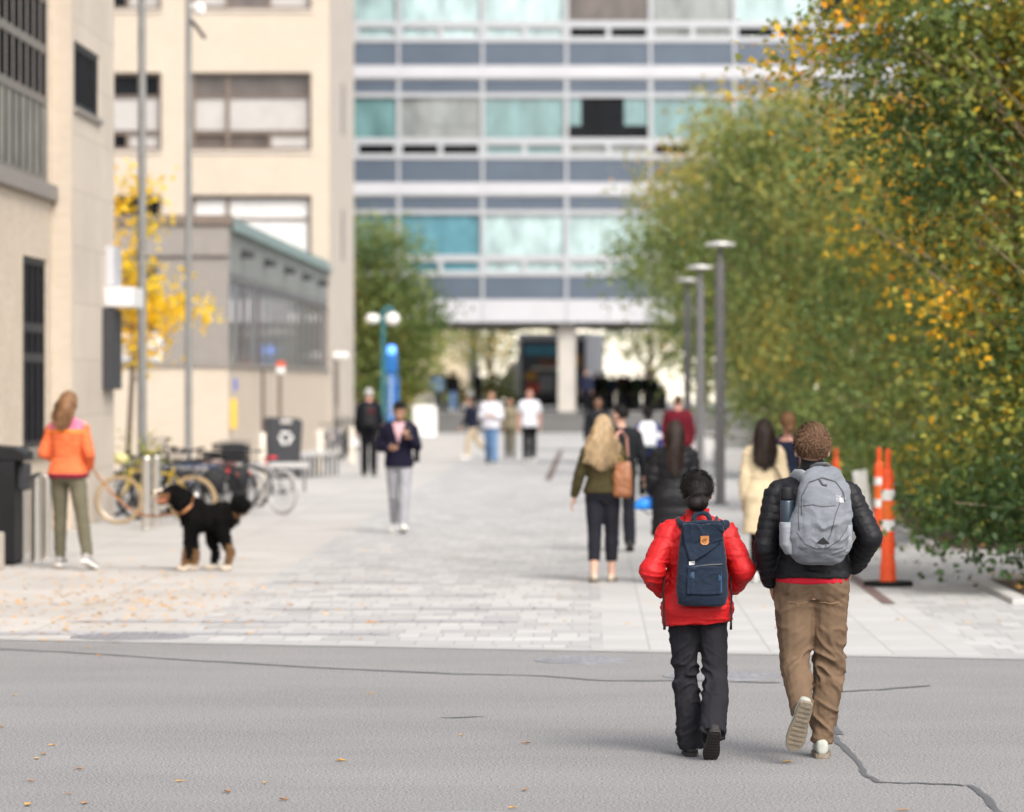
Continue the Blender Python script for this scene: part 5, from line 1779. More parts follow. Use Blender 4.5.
class Bag:
    def __init__(s, info, name, label, cat, base):
        s.info = info; s.k = info['k']; s.dz = info['dz']
        s.base = Vector(base)
        r = info['root']
        loc = info['W'](s.T(base))
        s.root = thing(name, label, cat, loc, r.rotation_euler.z)
        s.tree = None
    def T(s, p):
        return s.info['T'](p)
    def off(s, p):
        return (s.T(p) - s.T(s.base)) * s.k
    def put(s, name, mb_or_me, m, par=None, smooth=True):
        me = mb_or_me if not isinstance(mb_or_me, MB) else mb_or_me.mesh(name)
        b = s.T(s.base)
        for v in me.vertices:
            v.co = (v.co - b) * s.k
        me.materials.clear(); me.materials.append(m)
        return link(name, me, par or s.root, smooth)
    def surface(s, *mes):
        vs, fs = [], []
        for me in mes:
            o = len(vs)
            vs += [v.co.copy() for v in me.vertices]; fs += [[i + o for i in p.vertices] for p in me.polygons]
        s.tree = BVHTree.FromPolygons(vs, fs)
    def on(s, x, z, lift=.002):
        """point on the outer face of the bag (reference metres)"""
        o = s.T((x, -1.2, z))
        h = s.tree.ray_cast(o, V(0, 1, 0))
        return (h[0] + V(0, -lift, 0)) if h[0] is not None else s.T((x, -.3, z))
    def ribbon(s, name, pts, w, m, lift=.003, th=.002, par=None):
        """flat webbing or seam lying on the bag"""
        P = []
        for a, b in zip(pts[:-1], pts[1:]):
            for q in range(8):
                t = q / 8
                P.append((a[0] * (1 - t) + b[0] * t, a[1] * (1 - t) + b[1] * t))
        P.append(pts[-1])
        mb = MB()
        vs, fs = [], []
        for i, p in enumerate(P):
            a, b = P[max(0, i - 1)], P[min(len(P) - 1, i + 1)]
            d = Vector((b[0] - a[0], b[1] - a[1])).normalized()
            n = Vector((-d.y, d.x)) * w
            for sg in (-1, 1):
                q = s.on(p[0] + n.x * sg, p[1] + n.y * sg, lift)
                vs += [q, q + V(0, th + lift * .8, 0)]
        for i in range(len(P) - 1):
            o = i * 4
            fs += [(o, o + 4, o + 6, o + 2), (o + 1, o + 3, o + 7, o + 5), (o, o + 1, o + 5, o + 4), (o + 2, o + 6, o + 7, o + 3)]
        mb.add(vs, fs)
        return s.put(name, mb, m, par)
    def patch(s, name, poly, m, lift=.004, par=None):
        mb = MB()
        n = len(poly)
        cx = sum(p[0] for p in poly) / n; cz = sum(p[1] for p in poly) / n
        top = [s.on(px, pz, lift) for px, pz in poly]
        bot = [p + V(0, lift + .003, 0) for p in top]
        c = s.on(cx, cz, lift + .001)
        vs = top + bot + [c]
        fs = [(i, (i + 1) % n, 2 * n) for i in range(n)] + [(i, i + n, (i + 1) % n + n, (i + 1) % n) for i in range(n)]
        mb.add(vs, fs)
        return s.put(name, mb, m, par, smooth=False)

M['bag_navy'] = cloth('bag_navy', (.011, .019, .035), .75, .18, 9, .35, 200, .1)
M['bag_navy_dark'] = cloth('bag_navy_dark', (.006, .010, .018), .75, .18, 9, .3, 200, .1)
M['bag_grey'] = cloth('bag_grey', (.165, .178, .20), .62, .12, 8, .35, 220, .1)
M['bag_grey_light'] = cloth('bag_grey_light', (.24, .255, .28), .6, .12, 8, .3, 220, .1)
M['leather'] = mat('leather', (.42, .17, .05), .6, var=.15, vscale=60, bump=.2)
M['leather_dark'] = mat('leather_dark', (.16, .055, .015), .6)
M['logo_white'] = mat('logo_white', (.50, .50, .51), .6)
M['zip'] = mat('zip', (.06, .063, .07), .5)
M['bottle'] = mat('bottle', (.014, .028, .045), .35, var=.1, coat=.3)

def loft_z(b, secs, n=28, p=3.4):
    mb = MB()
    mb.loft([(b.T((cx, cy, z)), V(hw, 0, 0), V(0, hd, 0), p) for z, cx, cy, hw, hd in secs], n)
    return mb

def navy_backpack():
    b = Bag(WOM, 'backpack', 'navy canvas flap backpack with an orange leather patch worn over the red jacket', 'backpack', (.027, -.25, .943))
    c = .027
    mb = loft_z(b, [(.943, c, -.235, .120, .055), (.955, c, -.238, .145, .080), (1.00, c, -.240, .160, .094), (1.12, c, -.238, .158, .098), (1.28, c - .002, -.225, .146, .088), (1.38, c - .004, -.212, .132, .070), (1.435, c - .004, -.20, .120, .055), (1.452, c - .004, -.198, .10, .035)])
    me = soft(mb, .007, .014, 7, 21, 3)
    b.surface(me)
    me0 = me.copy()
    # front pocket
    body = b.put('bag_body', me, M['bag_navy'])
    y_ = lambda x, z: (b.on(x, z, 0).y)
    def slab(poly, th, name, m, seed, amp=.004, par=None, lift=.0):
        mb = MB()
        n = len(poly)
        vs = [V(b.T((x, 0, z)).x, y_(x, z) - th - lift, b.T((x, 0, z)).z) for x, z in poly]
        vs += [v + V(0, th + .02, 0) for v in vs]
        fs = [tuple(range(n)), tuple(range(2 * n - 1, n - 1, -1))] + [(i, i + n, (i + 1) % n + n, (i + 1) % n) for i in range(n)]
        mb.add(vs, fs)
        me = soft(mb, .005, amp, 11, seed, 2)
        return b.put(name, me, m, par)
    slab([(c - .10, 1.02), (c + .11, 1.02), (c + .115, 1.19), (c - .095, 1.19)], .018, 'front_pocket', M['bag_navy'], 23, .007)
    # flap with its slanting lower edge
    fl = slab([(c - .125, 1.452), (c + .118, 1.452), (c + .132, 1.40), (c + .110, 1.335), (c + .03, 1.272), (c - .055, 1.222), (c - .085, 1.232), (c - .112, 1.33)], .022, 'flap', M['bag_navy'], 25, .007)
    mb = MB(); mb.tube([b.T((c - .125, -.255, 1.450)), b.T((c, -.258, 1.460)), b.T((c + .12, -.252, 1.452))], [.014, .018, .016], 8); b.put('top_fold', soft(mb, .006, .003, 14, 3, 2), M['bag_navy'], fl)
    mb = MB(); mb.tube([b.T((c + .075, -.275, 1.405)), b.T((c + .118, -.268, 1.44)), b.T((c + .155, -.235, 1.455))], [.020, .036, .026], 10); b.put('flap_corner', soft(mb, .006, .008, 14, 4, 2), M['bag_navy'], fl)
    vs_ = [v.co.copy() for v in fl.data.vertices]
    kk = b.k; bb = b.T(b.base)
    fm = bpy.data.meshes.new('t'); fm.from_pydata([v / kk + bb for v in vs_], [], [list(p.vertices) for p in fl.data.polygons])
    b.surface(me0, fm)
    b.ribbon('flap_edge', [(c - .112, 1.33), (c - .085, 1.238), (c - .055, 1.228), (c + .03, 1.277), (c + .108, 1.338)], .0035, M['bag_navy_dark'], .004, par=fl)
    # leather patch with a dark curled mark
    px0, pz0 = c + .012, 1.352
    pa = b.patch('leather_patch', [(px0 - .026, pz0 + .026), (px0 + .026, pz0 + .028), (px0 + .027, pz0 - .014), (px0 + .014, pz0 - .028), (px0 - .012, pz0 - .029), (px0 - .026, pz0 - .016)], M['leather'], .006)
    mb = MB()
    for r_, a0, a1 in ((.013, 30, 320), (.006, -60, 180)):
        pts = [b.on(px0 + r_ * math.cos(R(a)), pz0 - .004 + r_ * math.sin(R(a)), .009) for a in range(a0, a1 + 1, 24)]
        mb.tube(pts, .0018, 6)
    b.put('patch_mark', mb, M['leather_dark'], pa)
    # closing strap and pale buckle
    st = b.ribbon('strap', [(c - .068, 1.225), (c - .066, 1.13), (c - .070, 1.055)], .014, mat('strap_blue', (.016, .05, .10), .7), .008)
    b.patch('buckle', [(c - .085, 1.222), (c - .05, 1.226), (c - .05, 1.203), (c - .085, 1.199)], M['blind'], .016, par=st)
    b.ribbon('side_strap', [(c + .105, 1.155), (c + .108, 1.03)], .012, bpy.data.materials['strap_blue'], .010)
    b.ribbon('zip', [(c - .09, 1.185), (c + .02, 1.20), (c + .12, 1.205)], .004, M['zip'], .004)
    # carry loop and shoulder straps
    mb = MB(); mb.tube([b.T((c - .055, -.175, 1.445)), b.T((c - .052, -.165, 1.485)), b.T((c - .03, -.155, 1.512)), b.T((c + .0, -.152, 1.518)), b.T((c + .03, -.155, 1.508)), b.T((c + .048, -.165, 1.48)), b.T((c + .050, -.175, 1.445))], .010, 8, True, 1.6); b.put('carry_loop', mb, M['bag_navy'])
    for s in (-1, 1):
        mb = MB(); mb.tube([b.T((c + .075 * s, -.19, 1.425)), b.T((.108 * s, -.135, 1.446)), b.T((.122 * s, -.06, 1.470)), b.T((.128 * s, .03, 1.462)), b.T((.130 * s, .10, 1.40))], [.010] * 5, 8, True, 2.6)
        b.put('shoulder_strap', mb, M['bag_navy'])
        mb = MB(); mb.tube([b.T((.205 * s, -.115, 1.13)), b.T((.213 * s, -.12, 1.02)), b.T((.210 * s, -.13, .93)), b.T((.208 * s, -.15, .85)), b.T((.206 * s, -.155, .79))], [.006, .006, .005, .006, .009], 8)
        b.put('webbing_tail', mb, M['black_plastic'])
navy_backpack()

def grey_backpack():
    b = Bag(MAN, 'backpack', 'grey daypack with zipped pockets and a small white logo worn over the black quilted jacket', 'backpack', (.02, -.28, 1.035))
    mb = loft_z(b, [(1.035, .02, -.255, .085, .045), (1.05, .02, -.258, .120, .080), (1.09, .018, -.262, .155, .108), (1.18, .016, -.268, .172, .125), (1.26, .022, -.268, .166, .125), (1.34, .042, -.262, .146, .118), (1.43, .046, -.25, .136, .102), (1.50, .044, -.232, .112, .078), (1.535, .040, -.215, .080, .05), (1.545, .04, -.21, .05, .03)], p=2.9)
    mb.loft([(b.T((cx, cy, z)), V(hw, 0, 0), V(0, hd, 0), 3) for z, cx, cy, hw, hd in [(1.10, .03, -.33, .10, .05), (1.13, .03, -.335, .125, .068), (1.25, .035, -.335, .128, .072), (1.38, .045, -.318, .115, .062), (1.45, .046, -.30, .09, .045), (1.47, .046, -.29, .06, .03)]], 24)
    me = soft(mb, .0065, .013, 7.5, 31, 3)
    b.surface(me); b.put('bag_body', me, M['bag_grey'])
    # stretch pockets at both lower sides
    for cx, hw in ((-.142, .044), (.172, .022)):
        mb = loft_z(b, [(1.09, cx + (.02 if cx < 0 else -.02), -.255, hw * .8, .075), (1.14, cx, -.258, hw, .088), (1.235, cx, -.258, hw * 1.02, .088), (1.26, cx, -.255, hw * .98, .082)], p=2.6)
        b.put('side_pocket', soft(mb, .006, .006, 12, 33, 2), M['bag_grey_light'])
    # zips and seams
    z_ = b.ribbon('zip', [(-.075, 1.30), (-.072, 1.40), (-.035, 1.47), (.035, 1.495), (.105, 1.475), (.145, 1.42)], .0035, M['zip'], .003)
    b.ribbon('zip', [(-.09, 1.22), (-.092, 1.30), (-.085, 1.36)], .003, M['zip'], .002)
    b.ribbon('seam', [(-.085, 1.345), (-.02, 1.355), (.03, 1.345), (.10, 1.35)], .002, M['zip'], .0025)
    b.ribbon('seam', [(.14, 1.40), (.10, 1.30), (.075, 1.20), (.04, 1.12)], .002, M['zip'], .0025)
    b.ribbon('seam', [(-.10, 1.21), (-.06, 1.15), (.0, 1.125), (.06, 1.13), (.12, 1.17), (.165, 1.235)], .0025, M['zip'], .0025)
    b.ribbon('zip_pull', [(.142, 1.425), (.150, 1.395), (.152, 1.37)], .004, M['zip'], .005, par=z_)
    b.ribbon('zip_pull', [(.02, 1.49), (.035, 1.46), (.06, 1.455)], .005, M['zip'], .006, par=z_)
    b.patch('reflective_tab', [(.0, 1.155), (.035, 1.185), (.07, 1.152), (.035, 1.148)], M['black_plastic'], .004)
    # haul loop
    mb = MB(); mb.tube([b.T((-.015, -.19, 1.515)), b.T((-.01, -.20, 1.548)), b.T((.02, -.215, 1.562)), b.T((.06, -.215, 1.562)), b.T((.088, -.20, 1.546)), b.T((.092, -.19, 1.512))], .009, 8, True, 1.7); b.put('haul_loop', mb, M['zip'])
    for s in (-1, 1):
        mb = MB(); mb.tube([b.T((.04 + .07 * s, -.19, 1.490)), b.T((.03 + .095 * s, -.12, 1.500)), b.T((.02 + .110 * s, -.04, 1.500)), b.T((.01 + .122 * s, .05, 1.475)), b.T((.01 + .125 * s, .13, 1.40))], [.012, .014, .014, .012, .012], 10, True, 2.5); b.put('shoulder_strap', mb, M['bag_grey_light'])
    # the white logo: three short lines of lettering and a quartered dome
    lg = None
    tm = text_mesh('THE\nNORTH\nFACE', .0155, 'LEFT', .0006, .78)
    x0, z0 = .103, 1.392
    def place(me, name, par=None):
        for v in me.vertices:
            p = b.on(x0 + v.co.x, z0 + v.co.y, .003 + v.co.z)
            v.co = p
        return b.put(name, me, M['logo_white'], par, smooth=False)
    lg = place(tm, 'logo')
    mb = MB()
    for r_ in (.012, .021, .030):
        for i in range(6):
            a, c_ = R(90 - 15 * i), R(90 - 15 * (i + 1))
            q = [((r_) * math.cos(a), (r_) * math.sin(a)), ((r_) * math.cos(c_), (r_) * math.sin(c_)), ((r_ - .006) * math.cos(c_), (r_ - .006) * math.sin(c_)), ((r_ - .006) * math.cos(a), (r_ - .006) * math.sin(a))]
            mb.add([V(.020 + u * .8, -.006 + v * .9 - .022, .0006) for u, v in q], [(0, 1, 2, 3)])
    place(mb.mesh('arc'), 'logo_arcs', lg)
    # bottle in the side pocket
    bt = Bag(MAN, 'water_bottle', 'dark navy water bottle standing in the side pocket of the grey daypack', 'bottle', (-.146, -.262, 1.16))
    mb = MB(); mb.lathe([(.030, 1.16), (.036, 1.17), (.036, 1.365), (.033, 1.375)], n=24)
    mb.v = [tuple(Vector(v) + V(-.146, -.262, bt.dz)) for v in mb.v]; bt.put('flask', mb, M['bottle'])
    mb = MB(); mb.lathe([(.034, 1.377), (.036, 1.385), (.035, 1.435), (.031, 1.443)], n=24)
    mb.v = [tuple(Vector(v) + V(-.146, -.262, bt.dz)) for v in mb.v]; bt.put('lid', mb, M['black_plastic'])
grey_backpack()
def welts():
    tr = [o for o in COL.objects if o.parent == MAN['root'] and o.name.startswith('trousers')][0]
    k = MAN['k']
    tree_ = BVHTree.FromPolygons([v.co.copy() for v in tr.data.vertices], [list(p.vertices) for p in tr.data.polygons])
    def hit(x, z):
        h = tree_.ray_cast(V(x, -2, z), V(0, 1, 0))
        return h[0] + V(0, -.002, 0) if h[0] is not None else V(x, -.15, z)
    for x0, x1 in ((-.135, -.03), (.035, .14)):
        mb = MB()
        mb.tube([hit(x0 + (x1 - x0) * i / 8, .835 + .004 * math.sin(i)) for i in range(9)], .003, 6)
        mb.tube([hit((x0 + x1) / 2 + .006 * math.cos(q), .822 + .006 * math.sin(q)) for q in range(7)], .0025, 6)
        me = mb.mesh('back_pocket'); me.materials.append(C['tan_jacket']); link('back_pocket', me, tr)
    mb = MB(); mb.tube([hit(.0 + .004 * math.sin(i * 2), .90 - i * .02) for i in range(9)], .002, 6); me = mb.mesh('seam'); me.materials.append(C['tan_jacket']); link('seam', me, tr)
welts()

# ------------------------------------------------------------------ everyone else
def at(px, s):
    return (px - CX) / s, FPX / s
PI = math.pi
TP = lambda m, **k: dict(m=C[m], **k)

# woman with the dog
x, y = at(68, 92.5)
C['pink_print'] = mat('pink_print', (.62, .16, .26), .9, var=.5, vscale=22)
C['bright_orange'] = cloth('bright_orange', (.90, .26, .02)); C['burgundy'] = cloth('burgundy', (.20, .02, .04))
DOGW = build_person('person in an orange hoodie and olive trousers at left holding a dog on a lead', x, y, R(-12), 1.87, 'f',
    arms=(((.085, -.04, -.27), (-.09, .19, -.06), (-1, 0, 0)), ((.085, -.05, -.27), (-.06, .17, -.15), (-1, 0, 0))),
    legs=((6, 3, 0), (-14, 3, -20)), dx=(-.02, .20), head=(-16, 6),
    top=TP('orange_fleece', t=.036, hem=.885, sleeve=.060, cuffr=.045, w=.007, zones=[(1.375, 2, C['pink_print'], .19), (1.352, 1.375, C['bright_orange'], .2), (0, .932, C['burgundy'], .23)]),
    bottom=dict(m=C['sage'], th=.098, kn=.070, an=.058, cuff=.09, w=.008), shoes=SH('shoe_grey', 'sole_white'), hair=('long', 'auburn', .25, .02, .085), skin='light', vox=.012, seed=41)

# blonde woman with handbag
x, y = at(603, 99)
BLON = build_person('person with long blonde hair in an olive sweater and cropped dark trousers walking away', x, y, R(-3), 1.67, 'f',
    arms=(((.085, -.04, -.275), (.065, .06, -.24), (-1, -.2, 0)), ((.10, .0, -.27), (-.06, .19, .02), (-1, 0, .2))),
    legs=((-4, 10, -4), (6, 4, 0)), dx=(.0, .0),
    top=TP('olive_knit', t=.046, hem=.935, sleeve=.064, cuffr=.042, w=.009, puffs=(.05, .002)), bottom=dict(m=C['charcoal'], th=.106, kn=.076, an=.066, cuff=.22, w=.007), shoes=SH('shoe_flat', 'sole_tan', h=.055, flat=True), hair=('long', 'blonde', .44, .025, .185), skin='light', vox=.012, seed=43)
hb = thing('handbag', 'tan leather handbag with gold ring hanging behind the elbow of the blonde walker', 'handbag', BLON['W'](V(.215, -.135, .90)), R(-3))
mb = MB(); mb.loft([(V(0, 0, 0), V(.085, 0, 0), V(0, .035, 0), 3), (V(0, 0, .03), V(.10, 0, 0), V(0, .06, 0), 3), (V(0, 0, .20), V(.098, 0, 0), V(0, .055, 0), 3), (V(.0, 0, .33), V(.085, 0, 0), V(0, .028, 0), 3), (V(0, 0, .36), V(.08, 0, 0), V(0, .015, 0), 3)], 20)
me = soft(mb, .009, .008, 10, 4, 3); me.materials.append(mat('tan_leather', (.25, .095, .036), .5, var=.15, vscale=8)); link('bag_body', me, hb, True)
mb = MB(); mb.torus((-.03, -.03, .385), .028, .006, 'Y', 16, 6); mb.build('ring', mat('brass', (.7, .48, .15), .3, .9), hb)
mb = MB(); mb.tube([(-.06, -.01, .34), (-.08, -.02, .52), (-.06, .02, .64), (-.02, .09, .67), (.03, .16, .60), (.04, .18, .40)], [.012] * 6, 8, True, 1.6); mb.build('strap', mat('strap_pink', (.45, .22, .18), .6), hb)

x, y = at(621, 83.5)
build_person('dark haired person in a black jacket walking just beyond the blonde walker, face turned aside', x, y, R(4), 1.73, 'm', arms=('hang', ((.07, -.02, -.28), (.03, .08, -.23), (-1, -.3, 0))), legs=((10, 6, 6), (-8, 14, -12)), head=(52, 4),
    top=TP('dark_suit', t=.036, hem=.90, sleeve=.062), bottom=dict(m=C['charcoal'], th=.10, kn=.078, an=.075, cuff=.06, w=.008), shoes=SH('shoe_black', 'sole_black'), hair=('short', 'black'), skin='light', vox=.014, seed=47, face=True)

x, y = at(675, 100)
PUF = build_person('person with very long dark hair in a long black puffer coat beyond the red jacket', x, y, R(0), 1.61, 'f', arms=(((.085, -.02, -.27), (-.005, .15, -.17), (-1, 0, 0)), 'hang'), legs=((-6, 12, -10), (7, 4, 0)),
    top=TP('puffer_black', t=.075, hem=.50, sleeve=.086, cuffr=.060, flare=.06, puffs=(.105, .011), w=.007, name='coat'), bottom=dict(m=C['stone_cotton'], th=.09, kn=.07, an=.068, cuff=.08), shoes=SH('shoe_white', 'sole_white'), hair=('long', 'dark', .46, .010, .075), skin='light', vox=.013, seed=53)
# bright blue helmet in her hand
hp = PUF['W'](PUF['ARM'][0][2] + V(-.03, .02, -.12 + PUF['dz']))
hl = thing('bike_helmet', 'bright blue cycle helmet held low by the walker in the long black coat', 'helmet', hp, R(10))
mb = MB(); mb.ell((-.03, 0, 0), (.135, .10, .082), Matrix.Rotation(R(-12), 4, 'Y')); me = remesh(mb, .008, 1)
co, no = get_co(me); co = co - no * (.012 * (np.abs(np.sin(co[:, 1] * 75)) > .8))[:, None]; co[:, 2] = np.maximum(co[:, 2], -.052); set_co(me, co)
me.materials.append(mat('helmet_blue', (.005, .22, .72), .35, coat=.4)); link('shell', me, hl, True)
mb = MB(); mb.tube([(-.11, 0, -.04), (-.02, -.07, -.10), (.07, 0, -.04), (.03, .01, .10)], .006, 6); mb.build('strap', M['black_plastic'], hl)

x, y = at(764, 99)
CREAM = build_person('person with long brown hair in a cream coat walking ahead of the quilted jacket', x, y, R(2), 1.63, 'f', arms=('hang', 'hang'), legs=((7, 5, 0), (-8, 14, -12)),
    top=TP('cream_wool', t=.052, hem=.52, sleeve=.066, flare=.05, w=.007, name='coat'), bottom=dict(m=C['black_cotton'], th=.088, kn=.062, an=.052, cuff=.09), shoes=SH('shoe_white', 'sole_white'), hair=('long', 'dark', .42, .012), skin='light', vox=.013, seed=59)
sb = thing('shoulder_bag', 'thin black strap bag across the back of the cream coat', 'bag', CREAM['W'](V(.20, -.02, .82)), 0)
mb = MB(); mb.loft([(V(0, 0, 0), V(.03, 0, 0), V(0, .08, 0), 3), (V(0, 0, .16), V(.028, 0, 0), V(0, .085, 0), 3)], 16); mb.build('bag_body', M['black_plastic'], sb, True)
mb = MB(); mb.tube([(0, 0, .16), (-.03, -.13, .30), (-.14, -.17, .50), (-.26, -.11, .60), (-.30, -.02, .60)], .010, 6); mb.build('strap', M['black_plastic'], sb)

x, y = at(788, 86)
build_person('person with a bun and bare shoulders half hidden beyond the grey daypack wearer', x, y, R(-14), 1.64, 'f', arms=('hang', 'hang'), legs=((6, 5, 0), (-8, 14, -12)), head=(20, 0),
    top=TP('navy_cotton', t=.014, hem=.90, short=True, sleeve=.052, up=1.42, w=.004, name='shirt'), bottom=dict(m=C['black_cotton'], th=.095, kn=.068, an=.06, cuff=.08), shoes=SH('shoe_white', 'sole_white'), hair=('bun', 'auburn'), skin='pink', vox=.014, seed=61)

x, y = at(399, 74.5)
NAVY = build_person('person in a navy cardigan and grey trousers walking toward the camera looking down', x, y, PI, 1.755, 'm', arms=('phone', ((.06, .0, -.28), (-.13, .20, .0), (-1, 0, .2))), legs=((14, 4, 16), (-8, 14, -10)), head=(6, 24), dx=(.02, -.02),
    top=TP('navy_knit', t=.034, hem=.875, sleeve=.064, w=.007, name='cardigan'), bottom=dict(m=C['grey_chino'], th=.096, kn=.070, an=.058, cuff=.10, w=.007), shoes=SH('shoe_white', 'sole_white'), hair=('curly', 'black'), skin='tan', vox=.012, seed=67, face=True)
# the pale shirt in the V of the cardigan
def vneck(info, m, zt=1.475, zb=1.19, w=.085, t=.040):
    B_ = info['sec']; vs = []; n = 10
    for j in range(n + 1):
        f = j / n
        z = zt + (zb - zt) * f
        ww = w * (1 - f) + .004
        for i in range(7):
            a = (i / 6 - .5) * 2
            rx, ry, yo = B_(min(z, 1.44))
            tt = t * (1.0 if z < 1.36 else max(.35, 1 - (z - 1.36) * 4))
            xx = a * ww
            q = max(0, 1 - (abs(xx) / (rx + tt)) ** 2.3) ** (1 / 2.3)
            yy = yo + (ry + tt) * q + .005
            if z > 1.44:
                yy -= (z - 1.44) * .9
            vs.append(info['T']((xx, yy, z)) * info['k'])
    fs = [(j * 7 + i, j * 7 + i + 1, j * 7 + i + 8, j * 7 + i + 7) for j in range(n) for i in range(6)]
    mb = MB(); mb.add(vs, fs)
    o = mb.build('shirt', m, info['root'], True)
    so = o.modifiers.new('s', 'SOLIDIFY'); so.thickness = .012; so.offset = 0
vneck(NAVY, C['pink_cotton'])
# bag hanging at his side
pk = NAVY['W'](V(-.235, -.04, .95))
mb = MB(); mb.loft([(V(0, 0, 0), V(.04, 0, 0), V(0, .09, 0), 3), (V(0, 0, .26), V(.035, 0, 0), V(0, .085, 0), 3)], 16); mb.tube([(0, .06, .25), (.0, .03, .45), (0, -.05, .45), (0, -.06, .25)], .008, 6)
o = mb.build('side_bag', M['black_plastic'], None, True); o.location = pk; tag(o, 'small dark bag at the hip of the navy cardigan walker', 'bag')
ph = NAVY['W'](NAVY['ARM'][0][2] + V(.02, .05, .09 + NAVY['dz']))
mb = MB(); mb.box(-.037, .037, -.005, .005, -.075, .075); o = mb.build('phone', M['black_plastic'], None, False, .004); o.location = ph; o.rotation_euler = (R(-25), 0, R(10)); tag(o, 'dark phone held up by the navy cardigan walker', 'phone')

x, y = at(369, 46)
OLD = build_person('white haired person in a black suit with a black rucksack walking away along the wall', x, y, R(4), 1.89, 'm', arms=('hang', 'hang'), legs=((9, 6, 4), (-10, 12, -14)), top=TP('black_wool', t=.036, hem=.84, sleeve=.064), bottom=dict(m=C['black_wool'], th=.102, kn=.080, an=.075, cuff=.05), shoes=SH('shoe_black', 'sole_black'), hair=('short', 'white'), skin='pink', vox=.016, seed=71)
o = soft(loft_z(Bag.__new__(Bag), [], 20) if False else (lambda q: (q.loft([(V(0, 0, 0), V(.12, 0, 0), V(0, .06, 0), 3), (V(0, 0, .04), V(.155, 0, 0), V(0, .09, 0), 3), (V(0, 0, .36), V(.145, 0, 0), V(0, .08, 0), 3), (V(0, 0, .46), V(.09, 0, 0), V(0, .04, 0), 3)], 18), q)[1])(MB()), .014, .008, 8, 5)
o.materials.append(M['black_plastic']); rk = thing('rucksack', 'black rucksack with a small red mark on the back of the white haired walker', 'rucksack', OLD['W'](V(0, -.255, 1.00)), R(4)); link('bag_body', o, rk, True)
mb = MB(); mb.box(-.05, .05, -.012, 0, -.04, .04); q = mb.build('red_mark', C['maroon'], rk); q.location = (.04, -.088, .34)
mb = MB(); mb.box(-.10, .10, -.01, .01, -.22, 0); q = mb.build('paper_bag', M['white_paint'], None, False, .004); q.location = OLD['W'](OLD['ARM'][0][2] + V(-.03, .04, -.09 + OLD['dz'])); tag(q, 'flat white paper bag in the hand of the white haired walker', 'bag')

def walker(label, px, s, rot, H, sex, top, bottom, shoes, hair, skin='light', z=0, gait=0, arms=('hang', 'hang'), seed=1, face=False, lean=0, group=None, head=(0, 0), vox=.018):
    lg = [((12, 6, 6), (-12, 14, -14)), ((-12, 16, -14), (12, 4, 8)), ((1, 2, 0), (2, 2, 0)), ((24, 20, 4), (-20, 30, -24))][gait]
    x, y = at(px, s)
    return build_person(label, x, y, rot, H, sex, arms, lg, lean, head, top, bottom, shoes, hair, skin, vox, group, z, seed, face)
BT = lambda m, **k: dict(m=C[m], th=.10, kn=.08, an=.072, cuff=.07, **k)
sw, sbk = SH('shoe_white', 'sole_white'), SH('shoe_black', 'sole_black')
MAR = walker('heavy set person in a maroon shirt walking away near the last lamp post', 678, 55, R(6), 1.79, 'm', TP('maroon', t=.085, hem=.84, sleeve=.076), BT('dark_suit'), sbk, ('bald', 'brown'), 'pink', gait=0, seed=73)
JER = walker('person in a blue and white jersey with a white rucksack walking away', 648, 60, R(-4), 1.61, 'f', TP('jersey_blue', t=.035, hem=.88, sleeve=.064, zones=[(1.18, 1.30, C['white_cotton'], .5)]), BT('black_cotton'), sw, ('bun', 'black'), 'brown', gait=1, seed=79)
q = soft((lambda q: (q.loft([(V(0, 0, 0), V(.10, 0, 0), V(0, .06, 0), 3), (V(0, 0, .04), V(.155, 0, 0), V(0, .10, 0), 3), (V(0, 0, .36), V(.145, 0, 0), V(0, .09, 0), 3), (V(0, 0, .44), V(.09, 0, 0), V(0, .04, 0), 3)], 18), q)[1])(MB()), .014, .01, 8, 6)
rk = thing('rucksack', 'white rucksack with green base on the back of the jersey wearer', 'rucksack', JER['W'](V(0, -.245, 1.02)), R(-4)); q.materials.append(C['white_cotton']); link('bag_body', q, rk, True)
mb = MB(); mb.loft([(V(0, 0, -.02), V(.10, 0, 0), V(0, .07, 0), 3), (V(0, 0, .07), V(.16, 0, 0), V(0, .107, 0), 3)], 16); mb.build('base_panel', C['dark_green'], rk, True)
walker('dark suited person facing the camera beyond the blonde walker', 598, 50, PI + .1, 1.74, 'm', TP('dark_suit', t=.036, hem=.80, sleeve=.066, name='jacket'), BT('dark_suit'), sbk, ('short', 'black'), 'brown', gait=1, seed=83, face=True)
vn = None
HOOD = walker('person in a pale grey hoodie and blue jeans, walking left of the white tee shirt', 491, 40.5, PI - .05, 1.82, 'm', TP('grey_fleece', t=.055, hem=.87, sleeve=.074, name='hoodie'), BT('blue_denim'), SH('shoe_black', 'sole_white'), ('short', 'brown'), 'tan', gait=0, arms=('hold', 'hold'), seed=89, face=True)
TEE = walker('person in a white tee shirt and black trousers walking toward the camera', 529.5, 39.6, PI + .04, 1.86, 'm', TP('white_cotton', t=.040, hem=.86, sleeve=.072, short=True, name='tee_shirt'), BT('black_cotton'), sw, ('bald', 'brown'), 'pink', gait=1, arms=('hang', 'hang'), seed=97, face=True)
walker('person in a navy top and cream trousers striding left behind the grey hoodie', 473, 37.5, PI / 2 + .35, 1.70, 'm', TP('navy_cotton', t=.036, hem=.88, sleeve=.066), BT('tan_cotton'), sw, ('short', 'black'), 'tan', gait=3, lean=10, arms=('back', 'fwd'), seed=101)
walker('person in olive clothes between the grey hoodie and the white tee shirt', 510, 37, PI, 1.62, 'f', TP('olive_cotton', t=.03, hem=.86, sleeve=.06), BT('sage'), sbk, ('short', 'dark'), 'tan', gait=0, seed=103, face=True)
zt = .834
